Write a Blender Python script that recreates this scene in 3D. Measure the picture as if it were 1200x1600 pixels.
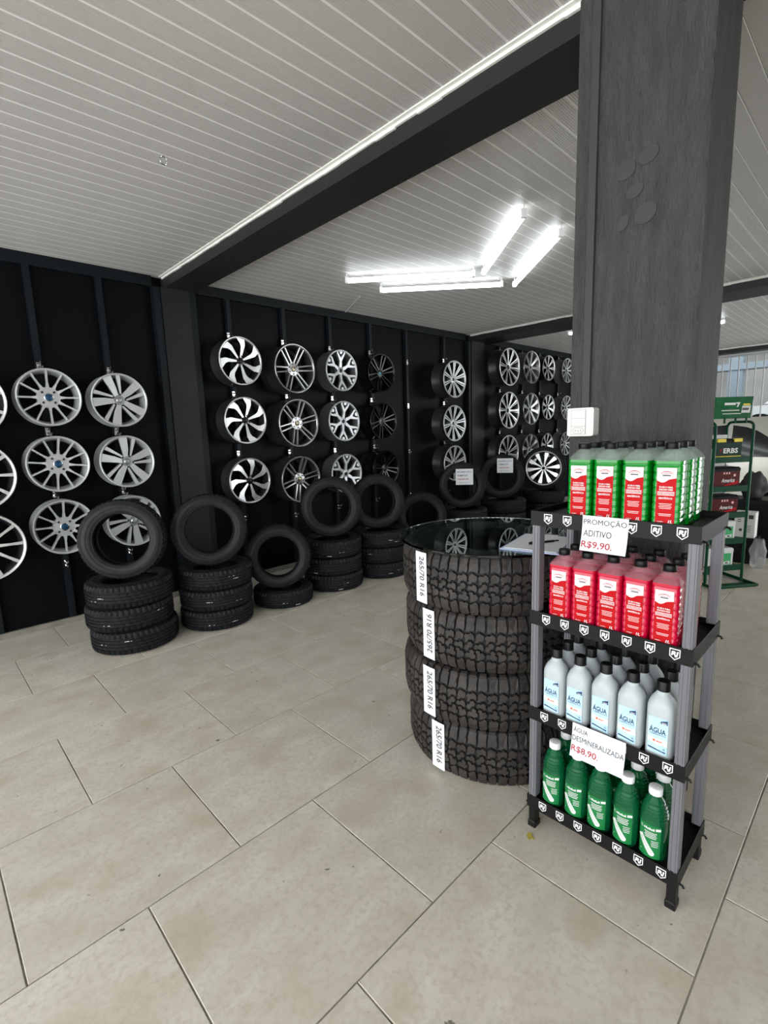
import bpy, bmesh, math, random
from mathutils import Matrix, Vector
random.seed(7)
for o in list(bpy.data.objects): bpy.data.objects.remove(o)
SC = bpy.context.scene
COL = SC.collection
PI = math.pi

# ------------------------------------------------------------------ camera
CAM_H = 1.42
def cam_axes(pitch, yaw, roll):
    cy, sy, cp, sp = math.cos(yaw), math.sin(yaw), math.cos(pitch), math.sin(pitch)
    fwd = Vector((sy*cp, cy*cp, -sp)); right = Vector((cy, -sy, 0)); up = right.cross(fwd)
    c, s = math.cos(roll), math.sin(roll)
    return c*right + s*up, -s*right + c*up, fwd
cr, cu, cf = cam_axes(0.1589734, 0.76641391, -0.03391335)
camd = bpy.data.cameras.new('camera'); cam = bpy.data.objects.new('camera', camd); COL.objects.link(cam)
cam.matrix_world = Matrix(((cr.x, cu.x, -cf.x, 0), (cr.y, cu.y, -cf.y, 0), (cr.z, cu.z, -cf.z, CAM_H), (0, 0, 0, 1)))
camd.sensor_fit = 'VERTICAL'; camd.sensor_height = 36.0; camd.lens = 771.3/1600*36.0
camd.clip_start = 0.02; camd.clip_end = 200
SC.camera = cam

# ------------------------------------------------------------------ world, exposure
w = bpy.data.worlds.new('overcast_sky'); SC.world = w; w.use_nodes = True
bg = w.node_tree.nodes['Background']; bg.inputs[0].default_value = (0.93, 0.97, 1.0, 1); bg.inputs[1].default_value = 3.0
SC.view_settings.view_transform = 'Standard'; SC.view_settings.look = 'None'
SC.view_settings.gamma = 1.0; SC.view_settings.use_curve_mapping = False
SC.view_settings.exposure = 0.82
TUBE_POWER = 4.2

# ------------------------------------------------------------------ materials
M = {}
def mat(name, col, rough=0.5, metal=0.0, trans=0.0, ior=1.45, emit=0.0, alpha=1.0, coat=0.0, spec=None,
        noise=None, bump=None, rnd=0.0, sss=0.0):
    m = bpy.data.materials.new(name); m.use_nodes = True; nt = m.node_tree; b = nt.nodes['Principled BSDF']
    c4 = (*col, 1); b.inputs['Base Color'].default_value = c4
    b.inputs['Roughness'].default_value = rough; b.inputs['Metallic'].default_value = metal
    b.inputs['Transmission Weight'].default_value = trans; b.inputs['IOR'].default_value = ior
    b.inputs['Alpha'].default_value = alpha; b.inputs['Coat Weight'].default_value = coat
    if spec is not None: b.inputs['Specular IOR Level'].default_value = spec
    if emit: b.inputs['Emission Color'].default_value = c4; b.inputs['Emission Strength'].default_value = emit
    tc = None
    def coords(sc):
        nonlocal tc
        if tc is None: tc = nt.nodes.new('ShaderNodeTexCoord')
        mp = nt.nodes.new('ShaderNodeMapping'); mp.inputs['Scale'].default_value = sc
        nt.links.new(tc.outputs['Object'], mp.inputs[0]); return mp.outputs[0]
    src = None
    if noise:                      # (scale xyz, second colour, contrast low, high)
        n = nt.nodes.new('ShaderNodeTexNoise'); n.inputs['Scale'].default_value = 1; n.inputs['Detail'].default_value = 6
        nt.links.new(coords(noise[0]), n.inputs['Vector'])
        r = nt.nodes.new('ShaderNodeValToRGB'); r.color_ramp.elements[0].position = noise[2]; r.color_ramp.elements[1].position = noise[3]
        r.color_ramp.elements[0].color = c4; r.color_ramp.elements[1].color = (*noise[1], 1)
        nt.links.new(n.outputs[0], r.inputs[0]); src = r.outputs[0]
        if rnd:
            oi = nt.nodes.new('ShaderNodeObjectInfo')
            ad = nt.nodes.new('ShaderNodeVectorMath'); ad.operation = 'MULTIPLY_ADD'
            ad.inputs[1].default_value = (37, 53, 11)
            nt.links.new(oi.outputs['Random'], ad.inputs[0]); nt.links.new(n.inputs['Vector'].links[0].from_socket, ad.inputs[2])
            nt.links.new(ad.outputs[0], n.inputs['Vector'])
    if rnd:
        oi = nt.nodes.new('ShaderNodeObjectInfo'); mr = nt.nodes.new('ShaderNodeMapRange')
        mr.inputs[3].default_value = 1-rnd; mr.inputs[4].default_value = 1+rnd
        nt.links.new(oi.outputs['Random'], mr.inputs[0])
        mx = nt.nodes.new('ShaderNodeVectorMath'); mx.operation = 'SCALE'
        if src: nt.links.new(src, mx.inputs[0])
        else: mx.inputs[0].default_value = col
        nt.links.new(mr.outputs[0], mx.inputs['Scale']); src = mx.outputs[0]
    if src: nt.links.new(src, b.inputs['Base Color'])
    if bump:                       # (scale xyz, strength, distance)
        n = nt.nodes.new('ShaderNodeTexNoise'); n.inputs['Scale'].default_value = 1; n.inputs['Detail'].default_value = 5
        nt.links.new(coords(bump[0]), n.inputs['Vector'])
        bp = nt.nodes.new('ShaderNodeBump'); bp.inputs['Strength'].default_value = bump[1]; bp.inputs['Distance'].default_value = bump[2]
        nt.links.new(n.outputs[0], bp.inputs['Height']); nt.links.new(bp.outputs[0], b.inputs['Normal'])
    M[name] = m; return m

mat('tile', (0.50, 0.458, 0.380), 0.36, noise=((5.1, 9.5, 3), (0.605, 0.565, 0.485), 0.30, 0.70), rnd=0.05, bump=((60, 60, 60), 0.06, 0.002))
def add_specks(m, scale, lo, hi, col):
    nt = m.node_tree; b = nt.nodes['Principled BSDF']; src = b.inputs['Base Color'].links[0].from_socket
    tc = nt.nodes.new('ShaderNodeTexCoord'); oi = nt.nodes.new('ShaderNodeObjectInfo')
    ad = nt.nodes.new('ShaderNodeVectorMath'); ad.operation = 'MULTIPLY_ADD'; ad.inputs[1].default_value = (31, 17, 5)
    nt.links.new(oi.outputs['Random'], ad.inputs[0]); nt.links.new(tc.outputs['Object'], ad.inputs[2])
    n = nt.nodes.new('ShaderNodeTexNoise'); n.inputs['Scale'].default_value = scale; n.inputs['Detail'].default_value = 3; nt.links.new(ad.outputs[0], n.inputs['Vector'])
    r = nt.nodes.new('ShaderNodeMapRange'); r.inputs[1].default_value = lo; r.inputs[2].default_value = hi; nt.links.new(n.outputs[0], r.inputs[0])
    mx = nt.nodes.new('ShaderNodeMix'); mx.data_type = 'RGBA'; nt.links.new(r.outputs[0], mx.inputs[0]); nt.links.new(src, mx.inputs[6]); mx.inputs[7].default_value = (*col, 1)
    nt.links.new(mx.outputs[2], b.inputs['Base Color'])
add_specks(M['tile'], 60, 0.45, 1.0, (0.40, 0.355, 0.28)); add_specks(M['tile'], 26, 0.725, 0.76, (0.16, 0.14, 0.11)); add_specks(M['tile'], 5, 0.52, 0.80, (0.44, 0.38, 0.29))
mat('grout', (0.16, 0.14, 0.115), 0.9, noise=((7, 7, 7), (0.33, 0.30, 0.25), 0.4, 0.65))
mat('pvc', (0.47, 0.452, 0.43), 0.36, noise=((1.2, 3, 1), (0.52, 0.50, 0.475), 0.3, 0.7))
mat('pvc_white', (0.80, 0.785, 0.76), 0.35)
mat('trim_white', (0.83, 0.81, 0.76), 0.5, noise=((9, 9, 9), (0.62, 0.58, 0.5), 0.6, 0.75))
mat('wall_black', (0.0030, 0.0038, 0.0050), 0.45, spec=0.09, bump=((4, 4, 4), 0.15, 0.01))
mat('post_black', (0.0090, 0.0112, 0.0132), 0.42, spec=0.16)
mat('steel_dark', (0.014, 0.0155, 0.016), 0.42, spec=0.22, noise=((2, 2, 5), (0.018, 0.0195, 0.0195), 0.4, 0.7))
mat('skirting', (0.20, 0.185, 0.155), 0.6, noise=((8, 8, 8), (0.28, 0.26, 0.22), 0.4, 0.7))
mat('beam_paint', (0.020, 0.020, 0.020), 0.45, spec=0.35, bump=((12, 12, 12), 0.2, 0.004))
mat('column_paint', (0.052, 0.0500, 0.0475), 0.68, spec=0.3, noise=((30, 30, 5), (0.070, 0.0680, 0.0650), 0.35, 0.65), bump=((120, 120, 24), 1.0, 0.018))
mat('column_smooth', (0.050, 0.0482, 0.0460), 0.65, spec=0.3)
mat('conduit', (0.048, 0.046, 0.044), 0.6, spec=0.3)
mat('plastic_white', (0.66, 0.655, 0.61), 0.45)
mat('print_grey', (0.25, 0.25, 0.25), 0.6)
mat('print_dark', (0.05, 0.05, 0.055), 0.6)
mat('rubber', (0.0070, 0.0076, 0.0092), 0.55, spec=0.2, noise=((22, 22, 22), (0.0115, 0.012, 0.0135), 0.4, 0.7))
mat('rubber_wall', (0.0100, 0.0106, 0.0120), 0.5, spec=0.25, noise=((15, 15, 15), (0.0185, 0.0185, 0.0195), 0.4, 0.75))
mat('rubber_at', (0.026, 0.0222, 0.0200), 0.58, spec=0.35, noise=((14, 14, 14), (0.050, 0.043, 0.0385), 0.4, 0.72), bump=((160, 160, 40), 0.5, 0.002))
mat('rubber_groove_shade', (0.005, 0.0046, 0.0044), 0.75)  # groove floors between the blocks: shade put into a darker rubber colour
mat('tyre_mark', (0.55, 0.55, 0.55), 0.6)
mat('alloy_silver', (0.54, 0.55, 0.55), 0.32, 0.4)
mat('alloy_bright', (0.60, 0.60, 0.60), 0.24, 0.6)
mat('alloy_grey', (0.30, 0.31, 0.315), 0.3, 0.5)
mat('alloy_chrome', (0.36, 0.36, 0.36), 0.18, 0.7)
mat('alloy_black', (0.007, 0.007, 0.0075), 0.16, spec=0.3, coat=0.12)
mat('alloy_barrel', (0.030, 0.031, 0.033), 0.35, 0.3)
mat('alloy_barrel_grey', (0.20, 0.20, 0.205), 0.36, 0.7)
mat('cap_blue', (0.012, 0.055, 0.12), 0.25, 0.3)
mat('cap_teal', (0.05, 0.25, 0.31), 0.3, 0.3)
mat('cap_gold', (0.45, 0.40, 0.25), 0.25, 0.9)
mat('chrome', (0.75, 0.75, 0.75), 0.12, 1.0)
mat('lug_dark', (0.02, 0.02, 0.02), 0.4)
mat('tube_light', (0.90, 0.97, 1.0), 0.3, emit=TUBE_POWER)
mat('fixture_white', (0.85, 0.85, 0.84), 0.4)
mat('glass_table', (0.72, 0.88, 0.84), 0.0, trans=1.0, ior=1.52)
mat('paper', (0.72, 0.73, 0.75), 0.75)
mat('paper_blue', (0.45, 0.52, 0.72), 0.4)
mat('ink', (0.035, 0.035, 0.04), 0.7)
mat('ink_red', (0.38, 0.03, 0.04), 0.7)
mat('pen_black', (0.01, 0.01, 0.011), 0.3)
mat('rack_black', (0.0085, 0.008, 0.0076), 0.45, spec=0.2, bump=((90, 90, 90), 0.1, 0.001))
mat('rack_post', (0.150, 0.147, 0.160), 0.30, spec=0.4)
mat('logo_white', (0.85, 0.85, 0.84), 0.5)
mat('liquid_green', (0.0, 0.36, 0.02), 0.10, trans=0.45, ior=1.36, coat=0.5)
mat("liquid_red", (0.80, 0.004, 0.055), 0.10, trans=0.45, ior=1.36, coat=0.5)
mat('liquid_dark_green', (0.003, 0.135, 0.045), 0.10, trans=0.35, ior=1.36, coat=0.6)
mat('clear_pet', (0.62, 0.74, 0.66), 0.05, alpha=0.16, coat=0.3)
mat('clear_pet_pink', (0.80, 0.36, 0.42), 0.05, alpha=0.22, coat=0.3)
mat('bottle_hdpe', (0.44, 0.48, 0.49), 0.36, spec=0.35)
mat('cap_black', (0.006, 0.006, 0.006), 0.36, spec=0.25)
mat('cap_white', (0.84, 0.84, 0.83), 0.38)
mat('label_red', (0.43, 0.005, 0.008), 0.5, spec=0.12)
mat('label_white', (0.74, 0.73, 0.71), 0.5, spec=0.2)
mat('label_pink', (0.80, 0.42, 0.42), 0.45)
mat('label_blue', (0.40, 0.62, 0.76), 0.4, noise=((9, 40, 22), (0.56, 0.74, 0.84), 0.35, 0.7))
mat('label_navy', (0.018, 0.045, 0.12), 0.45)
mat('label_orange', (0.75, 0.13, 0.04), 0.45)
mat('label_green', (0.014, 0.185, 0.050), 0.35, spec=0.3)
mat('leaf_yellow', (0.42, 0.33, 0.05), 0.7)
mat('stand_green', (0.002, 0.048, 0.020), 0.4, spec=0.2)
mat('sign_green', (0.003, 0.085, 0.024), 0.4, spec=0.2, noise=((6, 6, 6), (0.008, 0.15, 0.035), 0.4, 0.7))
mat('panel_white', (0.60, 0.60, 0.58), 0.5)
mat('battery_green', (0.004, 0.026, 0.017), 0.45, spec=0.2)
mat('battery_red', (0.075, 0.006, 0.006), 0.4, spec=0.2)
mat('battery_black', (0.006, 0.006, 0.006), 0.45, spec=0.15)
mat('battery_white', (0.66, 0.68, 0.66), 0.4)
mat('battery_lime', (0.04, 0.36, 0.12), 0.4)
mat('yellow', (0.72, 0.58, 0.04), 0.4)
mat('car_paint', (0.52, 0.50, 0.43), 0.25, 0.35, coat=0.6)
mat('car_glass', (0.010, 0.011, 0.012), 0.06)
mat('truck_paint', (0.60, 0.63, 0.64), 0.3, coat=0.5)
mat('gate_bar', (0.42, 0.43, 0.43), 0.45)
mat('lift_blue', (0.14, 0.18, 0.21), 0.45)
mat('yard_wall', (0.42, 0.42, 0.40), 0.8, noise=((1.5, 1.5, 1.5), (0.30, 0.30, 0.29), 0.4, 0.7))
mat('plain_wall', (0.62, 0.61, 0.58), 0.8)
mat('yard_floor', (0.33, 0.32, 0.30), 0.8)
mat('cardboard_white', (0.70, 0.69, 0.66), 0.6)
mat('plastic_bag', (0.55, 0.57, 0.57), 0.12, alpha=0.30, coat=0.5)
mat('grey_cloth', (0.035, 0.033, 0.031), 0.8)

# ------------------------------------------------------------------ mesh builder
class MB:
    def __init__(s): s.v = []; s.f = []; s.m = []
    def add(s, vs, fs, mi=0):
        b = len(s.v); s.v += [tuple(x) for x in vs]
        for f in fs: s.f.append([b+i for i in f]); s.m.append(mi)
        return s
    def box(s, a, b, mi=0):
        (x0, y0, z0), (x1, y1, z1) = a, b
        return s.add([(x0,y0,z0),(x1,y0,z0),(x1,y1,z0),(x0,y1,z0),(x0,y0,z1),(x1,y0,z1),(x1,y1,z1),(x0,y1,z1)],
                     [(3,2,1,0),(4,5,6,7),(0,1,5,4),(1,2,6,5),(2,3,7,6),(3,0,4,7)], mi)
    def prism(s, poly, fr, bk, mi=0, ms=None, back=True):
        # poly: 2D points; fr/bk map a 2D point to 3D (front, back)
        n = len(poly); ms = mi if ms is None else ms
        b = len(s.v); s.v += [tuple(fr(*p)) for p in poly] + [tuple(bk(*p)) for p in poly]
        s.f.append([b+i for i in range(n)]); s.m.append(mi)
        if back: s.f.append([b+n+i for i in reversed(range(n))]); s.m.append(ms)
        for i in range(n):
            j = (i+1) % n; s.f.append([b+j, b+i, b+n+i, b+n+j]); s.m.append(ms)
        return s
    def flat(s, poly, fr, mi=0):
        b = len(s.v); s.v += [tuple(fr(*p)) for p in poly]; s.f.append(list(range(b, b+len(poly)))); s.m.append(mi); return s
    def lathe(s, prof, n, mp=lambda r, a, h: (r*math.cos(a), r*math.sin(a), h), mi=0, closed=False, mis=None):
        b = len(s.v); k = len(prof)
        for i in range(n):
            a = 2*PI*i/n
            for (r, h) in prof: s.v.append(tuple(mp(r, a, h)))
        for i in range(n):
            i2 = (i+1) % n
            for j in range(k if closed else k-1):
                j2 = (j+1) % k
                s.f.append([b+i*k+j, b+i2*k+j, b+i2*k+j2, b+i*k+j2]); s.m.append(mis[j] if mis else mi)
        return s
    def loft(s, rings, mi=0, cap0=True, cap1=True, mis=None):
        n = len(rings[0]); b = len(s.v)
        for r in rings: s.v += [tuple(p) for p in r]
        for k in range(len(rings)-1):
            for i in range(n):
                j = (i+1) % n
                s.f.append([b+k*n+i, b+k*n+j, b+(k+1)*n+j, b+(k+1)*n+i]); s.m.append(mis[k] if mis else mi)
        if cap0: s.f.append([b+i for i in reversed(range(n))]); s.m.append(mi)
        if cap1: s.f.append([b+(len(rings)-1)*n+i for i in range(n)]); s.m.append(mi)
        return s
    def tube(s, pts, r, n=8, mi=0):
        pts = [Vector(p) for p in pts]; rings = []
        for i, p in enumerate(pts):
            t = (pts[min(i+1, len(pts)-1)] - pts[max(i-1, 0)]).normalized()
            up = Vector((0, 0, 1)) if abs(t.z) < 0.9 else Vector((1, 0, 0))
            a = t.cross(up).normalized(); c = t.cross(a)
            rings.append([p + a*r*math.cos(2*PI*k/n) + c*r*math.sin(2*PI*k/n) for k in range(n)])
        return s.loft(rings, mi)
    def mesh(s, name, mats, smooth=None):
        me = bpy.data.meshes.new(name); me.from_pydata(s.v, [], s.f)
        for m_ in mats: me.materials.append(M[m_])
        me.polygons.foreach_set('material_index', s.m)
        bm = bmesh.new(); bm.from_mesh(me); bmesh.ops.recalc_face_normals(bm, faces=bm.faces)
        if smooth is not None:
            for f in bm.faces: f.smooth = True
            for e in bm.edges:
                if len(e.link_faces) == 2 and e.calc_face_angle(0) > smooth: e.smooth = False
        bm.to_mesh(me); bm.free(); me.update(); return me
    def build(s, name, mats, parent=None, smooth=None, loc=None):
        if isinstance(mats, str): mats = [mats]
        return link(name, s.mesh(name, mats, smooth), parent, loc)
def link(name, data, parent=None, loc=None, rot=None):
    o = bpy.data.objects.new(name, data); COL.objects.link(o)
    if parent: o.parent = parent
    if loc is not None: o.location = loc
    if rot is not None: o.rotation_euler = rot
    return o
def thing(name, label, cat, loc=(0, 0, 0), rot=None, group=None):
    o = link(name, None, None, loc, rot); o.empty_display_size = 0.05
    return tag(o, label, cat, group)
def tag(o, label, cat, group=None):
    o['label'] = label; o['category'] = cat
    if group: o['group'] = group
    return o
def struct(o): o['kind'] = 'structure'; return o
def copy_tree(o, parent=None):
    c = o.copy(); COL.objects.link(c)
    if parent is not None: c.parent = parent
    for ch in o.children: copy_tree(ch, c)
    return c
_txt = {}
def text_polys(t, size=1.0, bold=0.0, width=None, shear=0.0, res=3):
    """centred text as (verts 2D, faces)"""
    key = (t, bold, shear, res)
    if key not in _txt:
        cu_ = bpy.data.curves.new('t', 'FONT'); cu_.body = t; cu_.size = 1; cu_.offset = bold; cu_.shear = shear
        cu_.resolution_u = res; cu_.align_x = 'CENTER'; cu_.fill_mode = 'FRONT' if hasattr(cu_, 'fill_mode') else cu_.fill_mode
        ob = bpy.data.objects.new('t', cu_); COL.objects.link(ob)
        dg = bpy.context.evaluated_depsgraph_get(); me = bpy.data.meshes.new_from_object(ob.evaluated_get(dg))
        vs = [(v.co.x, v.co.y) for v in me.vertices]; fs = [list(p.vertices) for p in me.polygons]
        bpy.data.objects.remove(ob); bpy.data.curves.remove(cu_); bpy.data.meshes.remove(me)
        x0 = min(v[0] for v in vs); x1 = max(v[0] for v in vs); y0 = min(v[1] for v in vs); y1 = max(v[1] for v in vs)
        _txt[key] = ([((x-(x0+x1)/2), y-(y0+y1)/2) for x, y in vs], fs, x1-x0, y1-y0)
    vs, fs, tw, th = _txt[key]
    sx = sy = size/max(th, 1e-6)
    if width: sx = width/tw
    return [(x*sx, y*sy) for x, y in vs], fs
def put_text(mb, t, fr, u, v, h, width=None, bold=0.0, shear=0.0, mi=0, rot=0.0, res=3):
    vs, fs = text_polys(t, h, bold, width, shear, res); c, s_ = math.cos(rot), math.sin(rot)
    mb.add([fr(u+x*c-y*s_, v+x*s_+y*c) for x, y in vs], fs, mi)
def rrect(w, h, r, n=3):
    out = []
    for cx, cy, a0 in ((w/2-r, h/2-r, 0), (-w/2+r, h/2-r, PI/2), (-w/2+r, -h/2+r, PI), (w/2-r, -h/2+r, 3*PI/2)):
        for k in range(n+1):
            a = a0 + PI/2*k/n; out.append((cx+r*math.cos(a), cy+r*math.sin(a)))
    return out
def quadp(u0, v0, u1, v1): return [(u0, v0), (u1, v0), (u1, v1), (u0, v1)]
def ell(cx, cy, a, b, n=16): return [(cx+a*math.cos(2*PI*i/n), cy+b*math.sin(2*PI*i/n)) for i in range(n)]

# ------------------------------------------------------------------ the setting
WALL_Y = 4.50; CEIL = 2.78; BB = 2.69
B1 = (1.779, 2.04); B2 = (6.15, 6.62); B3 = (11.45, 11.75)
floor = struct(MB().box((-3.0, -3.6, -0.12), (B3[1]+0.3, WALL_Y+0.2, -0.0035)).build('floor', 'grout'))
T = 0.4372*CAM_H
tw = T-0.0045
tm = MB()
for (e, z) in ((0, -0.0035),): pass
rg = [[(x, y, -0.006) for x, y in quadp(-tw/2, -tw/2, tw/2, tw/2)],
      [(x, y, -0.0012) for x, y in quadp(-tw/2, -tw/2, tw/2, tw/2)],
      [(x, y, 0) for x, y in quadp(-tw/2+0.0015, -tw/2+0.0015, tw/2-0.0015, tw/2-0.0015)]]
tile_me = MB().loft(rg, cap0=False).mesh('floor_tile', ['tile'])
y_joint = 0.1685*CAM_H
for row in range(-3, 8):
    yc = y_joint + T*(row+0.5)
    x_off = (0.910 if row % 2 == 0 else 0.6905)*CAM_H
    if yc < -1.5: continue
    for k in range(-6, 20):
        xc = x_off + T*(k+0.5)
        if xc < -2.2 or xc > B3[1]-0.05: continue
        me = tile_me
        o = link('floor_tile', me, floor, (xc, yc, 0.0))
        if yc+T/2 > WALL_Y-0.02:
            top = WALL_Y-0.022; h = top-(yc-tw/2)
            o.scale = (1, h/tw, 1); o.location.y = yc-tw/2+h/2
# ceiling with single PVC boards
ceil_o = struct(MB().box((-2.6, -3.6, CEIL+0.012), (B3[1]+0.1, WALL_Y+0.2, CEIL+0.12)).build('ceiling', 'pvc_white'))
PB = 0.1
def board_mesh(L, smooth_face):
    prof = [(-0.0495, 0.013), (-0.0495, 0.001)]
    if smooth_face:
        prof += [(-0.048, 0.0), (0.044, 0.0), (0.045, 0.004), (0.0495, 0.004)]
        mi = [0, 1, 0, 0, 1]
    else:
        mi = [0, 1]
        x = -0.046; prof += [(-0.0465, 0.0)]
        for k in range(8):
            a = -0.0455+k*0.0108
            prof += [(a, 0.0), (a+0.0012, 0.0016), (a+0.0030, 0.0016), (a+0.0042, 0.0)]; mi += [0, 0, 0, 0]
        prof += [(0.0440, 0.0), (0.0444, -0.0006), (0.0485, -0.0006), (0.0490, 0.004)]; mi += [0, 1, 1, 1]
    prof.append((0.0495, 0.013)); mi.append(0)
    mb = MB(); n = len(prof)
    mb.v = [(-L/2, y, z) for y, z in prof] + [(L/2, y, z) for y, z in prof]
    for i in range(n-1): mb.f.append([i, i+1, n+i+1, n+i]); mb.m.append(mi[i] if i < len(mi) else 0)
    return mb.mesh('ceiling_board', ['pvc', 'pvc_white'])
for bay, (x0, x1) in enumerate(((-2.5, B1[0]), (B1[1], B2[0]), (B2[1], B3[0]))):
    rib, smo = board_mesh(x1-x0, False), board_mesh(x1-x0, True)
    for k in range(66):
        y = 4.40 - PB*k + 0.047
        if bay > 0 and y < 0.80 and y > -2: me = smo
        else: me = rib
        if y < -1.9: continue
        link('ceiling_board', me, ceil_o, ((x0+x1)/2, y, CEIL))
for (a, b) in (((3.79, 4.45), (3.50, 3.88)), ((8.19, 4.45), (7.96, 3.93))):
    MB().tube([(a[0], a[1], CEIL-.006), (b[0], b[1], CEIL-.006)], .006, 6).build('cable_cover', 'pvc_white', ceil_o)
rg_ = [(1.10+.018*math.cos(2*PI*k/16), 2.60, CEIL-.022+.018*math.sin(2*PI*k/16)) for k in range(17)]
MB().tube(rg_, .003, 6).tube([(1.10, 2.60, CEIL-.004), (1.10, 2.60, CEIL+.002)], .004, 6).build('ring_hook', 'chrome', ceil_o)
# rim wall: dark boards, skirting, rails, posts, hooks
wall = struct(MB().box((-2.6, WALL_Y, 0), (B3[0]+0.6, WALL_Y+0.15, CEIL+0.1)).build('wall_left', 'wall_black'))
struct(MB().box((-2.6, WALL_Y-0.022, 0), (B3[0]+0.6, WALL_Y, 0.045)).build('baseboard_left', 'skirting'))
MB().box((-2.5, WALL_Y-0.04, BB+0.005), (B1[0]-0.09, WALL_Y, CEIL)).box((B1[1]+0.0, WALL_Y-0.04, BB+0.005), (B2[0]-0.1, WALL_Y, CEIL))\
    .box((B2[1], WALL_Y-0.04, BB+0.005), (B3[0], WALL_Y, CEIL)).build('top_rail', 'post_black', wall)
POSTS = [-0.6, -0.12, 0.35, 0.815, 1.283, 2.365, 2.965, 3.56, 4.165, 4.79, 5.55, 6.95, 7.62, 8.2, 8.88, 9.5, 10.1, 10.8]
post_me = MB().box((-0.02, WALL_Y-0.045, 0.06), (0.02, WALL_Y, BB+0.01)).mesh('post', ['post_black'])
post_obj = {}
for x in POSTS: post_obj[x] = link('post', post_me, wall, (x, 0, 0))
hk = MB()
hk.box((-0.014, -0.048, -0.03), (0.014, -0.045, 0.03)); hk.tube([(0, -0.046, 0.012), (0, -0.075, 0.012), (0, -0.095, 0.016), (0, -0.105, 0.034)], 0.0055, 6)
hk.tube([(0, -0.046, -0.018), (0, -0.07, -0.018), (0, -0.078, -0.006)], 0.0055, 6)
hook_me = hk.mesh('hook', ['chrome'], 0.8)
def pilaster(xc, wd, n):
    p = MB(); h = wd/2
    p.box((xc-h, WALL_Y-0.07, 0), (xc-h+0.055, WALL_Y, BB)); p.box((xc+h-0.055, WALL_Y-0.07, 0), (xc+h, WALL_Y, BB))
    o = struct(p.build('trim_%d' % n, 'post_black')); o['label'] = 'dark steel pilaster on the rim wall'
    MB().box((xc-h+0.06, WALL_Y-0.082, 0), (xc+h-0.06, WALL_Y, BB)).build('pilaster_plate', 'steel_dark', o)
pilaster(1.865, 0.36, 5); pilaster(6.27, 0.40, 6); pilaster(11.5, 0.4, 7)
# beams with the white trim along their near edge
def beam(xa, xb, n):
    o = struct(MB().box((xa, -3.6, BB), (xb, WALL_Y, CEIL+0.02)).build('trim_%d' % n, 'beam_paint'))
    o['label'] = 'dark painted ceiling beam'
    t = MB(); pts = []
    k = 60
    for i in range(k):
        ya = WALL_Y-0.05 - (WALL_Y+3.4)*i/k; yb = WALL_Y-0.05 - (WALL_Y+3.4)*(i+1)/k
        h = 0.020 + random.uniform(-0.003, 0.003)
        t.box((xa-0.011, yb, CEIL-h), (xa, ya, CEIL+0.002))
    t.box((xa-0.03, -3.4, CEIL-0.006), (xa-0.011, WALL_Y-0.05, CEIL+0.002))
    t.build('edge_trim', 'trim_white', o)
    return o
beam(*B1, 1); beam(*B2, 2); beam(*B3, 3)
# column
CX0, CX1, CY0, CY1 = 1.766, 2.03, 0.447, 0.842
cm = MB()
def colring(z): return [(CX0, CY0, z), (CX1, CY0, z), (CX1, CY1, z), (CX0, CY1, z)]
column = MB().loft([colring(0), colring(CEIL-.001)]).build('trim_4', 'column_paint'); struct(column)
bv = column.modifiers.new('bevel', 'BEVEL'); bv.width = 0.006; bv.segments = 2
column['label'] = 'dark grey rough plastered column behind the shelving rack'
for (yy, zz, a, b, tilt) in ((0.676, 2.215, .030, .028, .5), (0.610, 2.235, .030, .024, .4), (0.646, 2.145, .027, .020, .5), (0.612, 2.07, .034, .030, .5), (0.678, 2.06, .017, .024, -.4)):
    c, s_ = math.cos(tilt), math.sin(tilt)
    pl = ell(0, 0, a, b, 20)
    MB().prism(pl, lambda u, v: (CX0-0.0030, yy-(u*c-v*s_), zz+u*s_+v*c), lambda u, v: (CX0+0.002, yy-(u*c-v*s_), zz+u*s_+v*c)).build('plaster_patch', 'column_smooth', column)
MB().box((CX0-0.013, 0.766, 1.48), (CX0+0.002, 0.791, CEIL-0.001)).build('cable_raceway', 'conduit', column)
struct(MB().box((-2.6, -3.75, 0), (6.0, -3.6, CEIL+0.1)).build('wall_right_unseen', 'plain_wall'))  # unseen wall, added and cut to length to hold back side daylight

# ------------------------------------------------------------------ socket on the column
sk = thing('wall_socket', 'white surface box with switches and a power socket on the dark column', 'wall socket', (CX0, 0.783, 1.385))
def skf(d): return lambda u, v: (-d, -u, v)
MB().prism(rrect(0.094, 0.098, 0.008), lambda u, v: (-0.040, -u, v+0.049), lambda u, v: (0, -u*1.03, v+0.049)).build('box', 'plastic_white', sk)
MB().prism(rrect(0.052, 0.086, 0.003), lambda u, v: (-0.0425, -u+0.006, v+0.049), lambda u, v: (-0.0395, -u+0.006, v+0.049)).build('face_plate', 'plastic_white', sk)
p = MB(); f = lambda u, v: (-0.0430, -u+0.006, v)
for (a, b, c, d) in ((-.026, .006, .026, .007), (-.026, .034, .026, .035), (-.026, .062, .026, .063), (-.026, .091, .026, .092), (-.026, .006, -.025, .092), (.025, .006, .026, .092)): p.flat(quadp(a, b, c, d), f)
hexo = [(-.022, .02), (-.013, .030), (.013, .030), (.022, .02), (.013, .010), (-.013, .010)]
for i in range(6):
    (a, b), (c, d) = hexo[i], hexo[(i+1) % 6]
    p.flat([(a, b), (c, d), (c*.94, .02+(d-.02)*.88), (a*.94, .02+(b-.02)*.88)], f)
for u, v in ((-.010, .020), (0, .0185), (.010, .020)): p.flat(ell(u, v, .0023, .0023, 8), f)
p.build('socket_outline', 'print_grey', sk)

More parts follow.
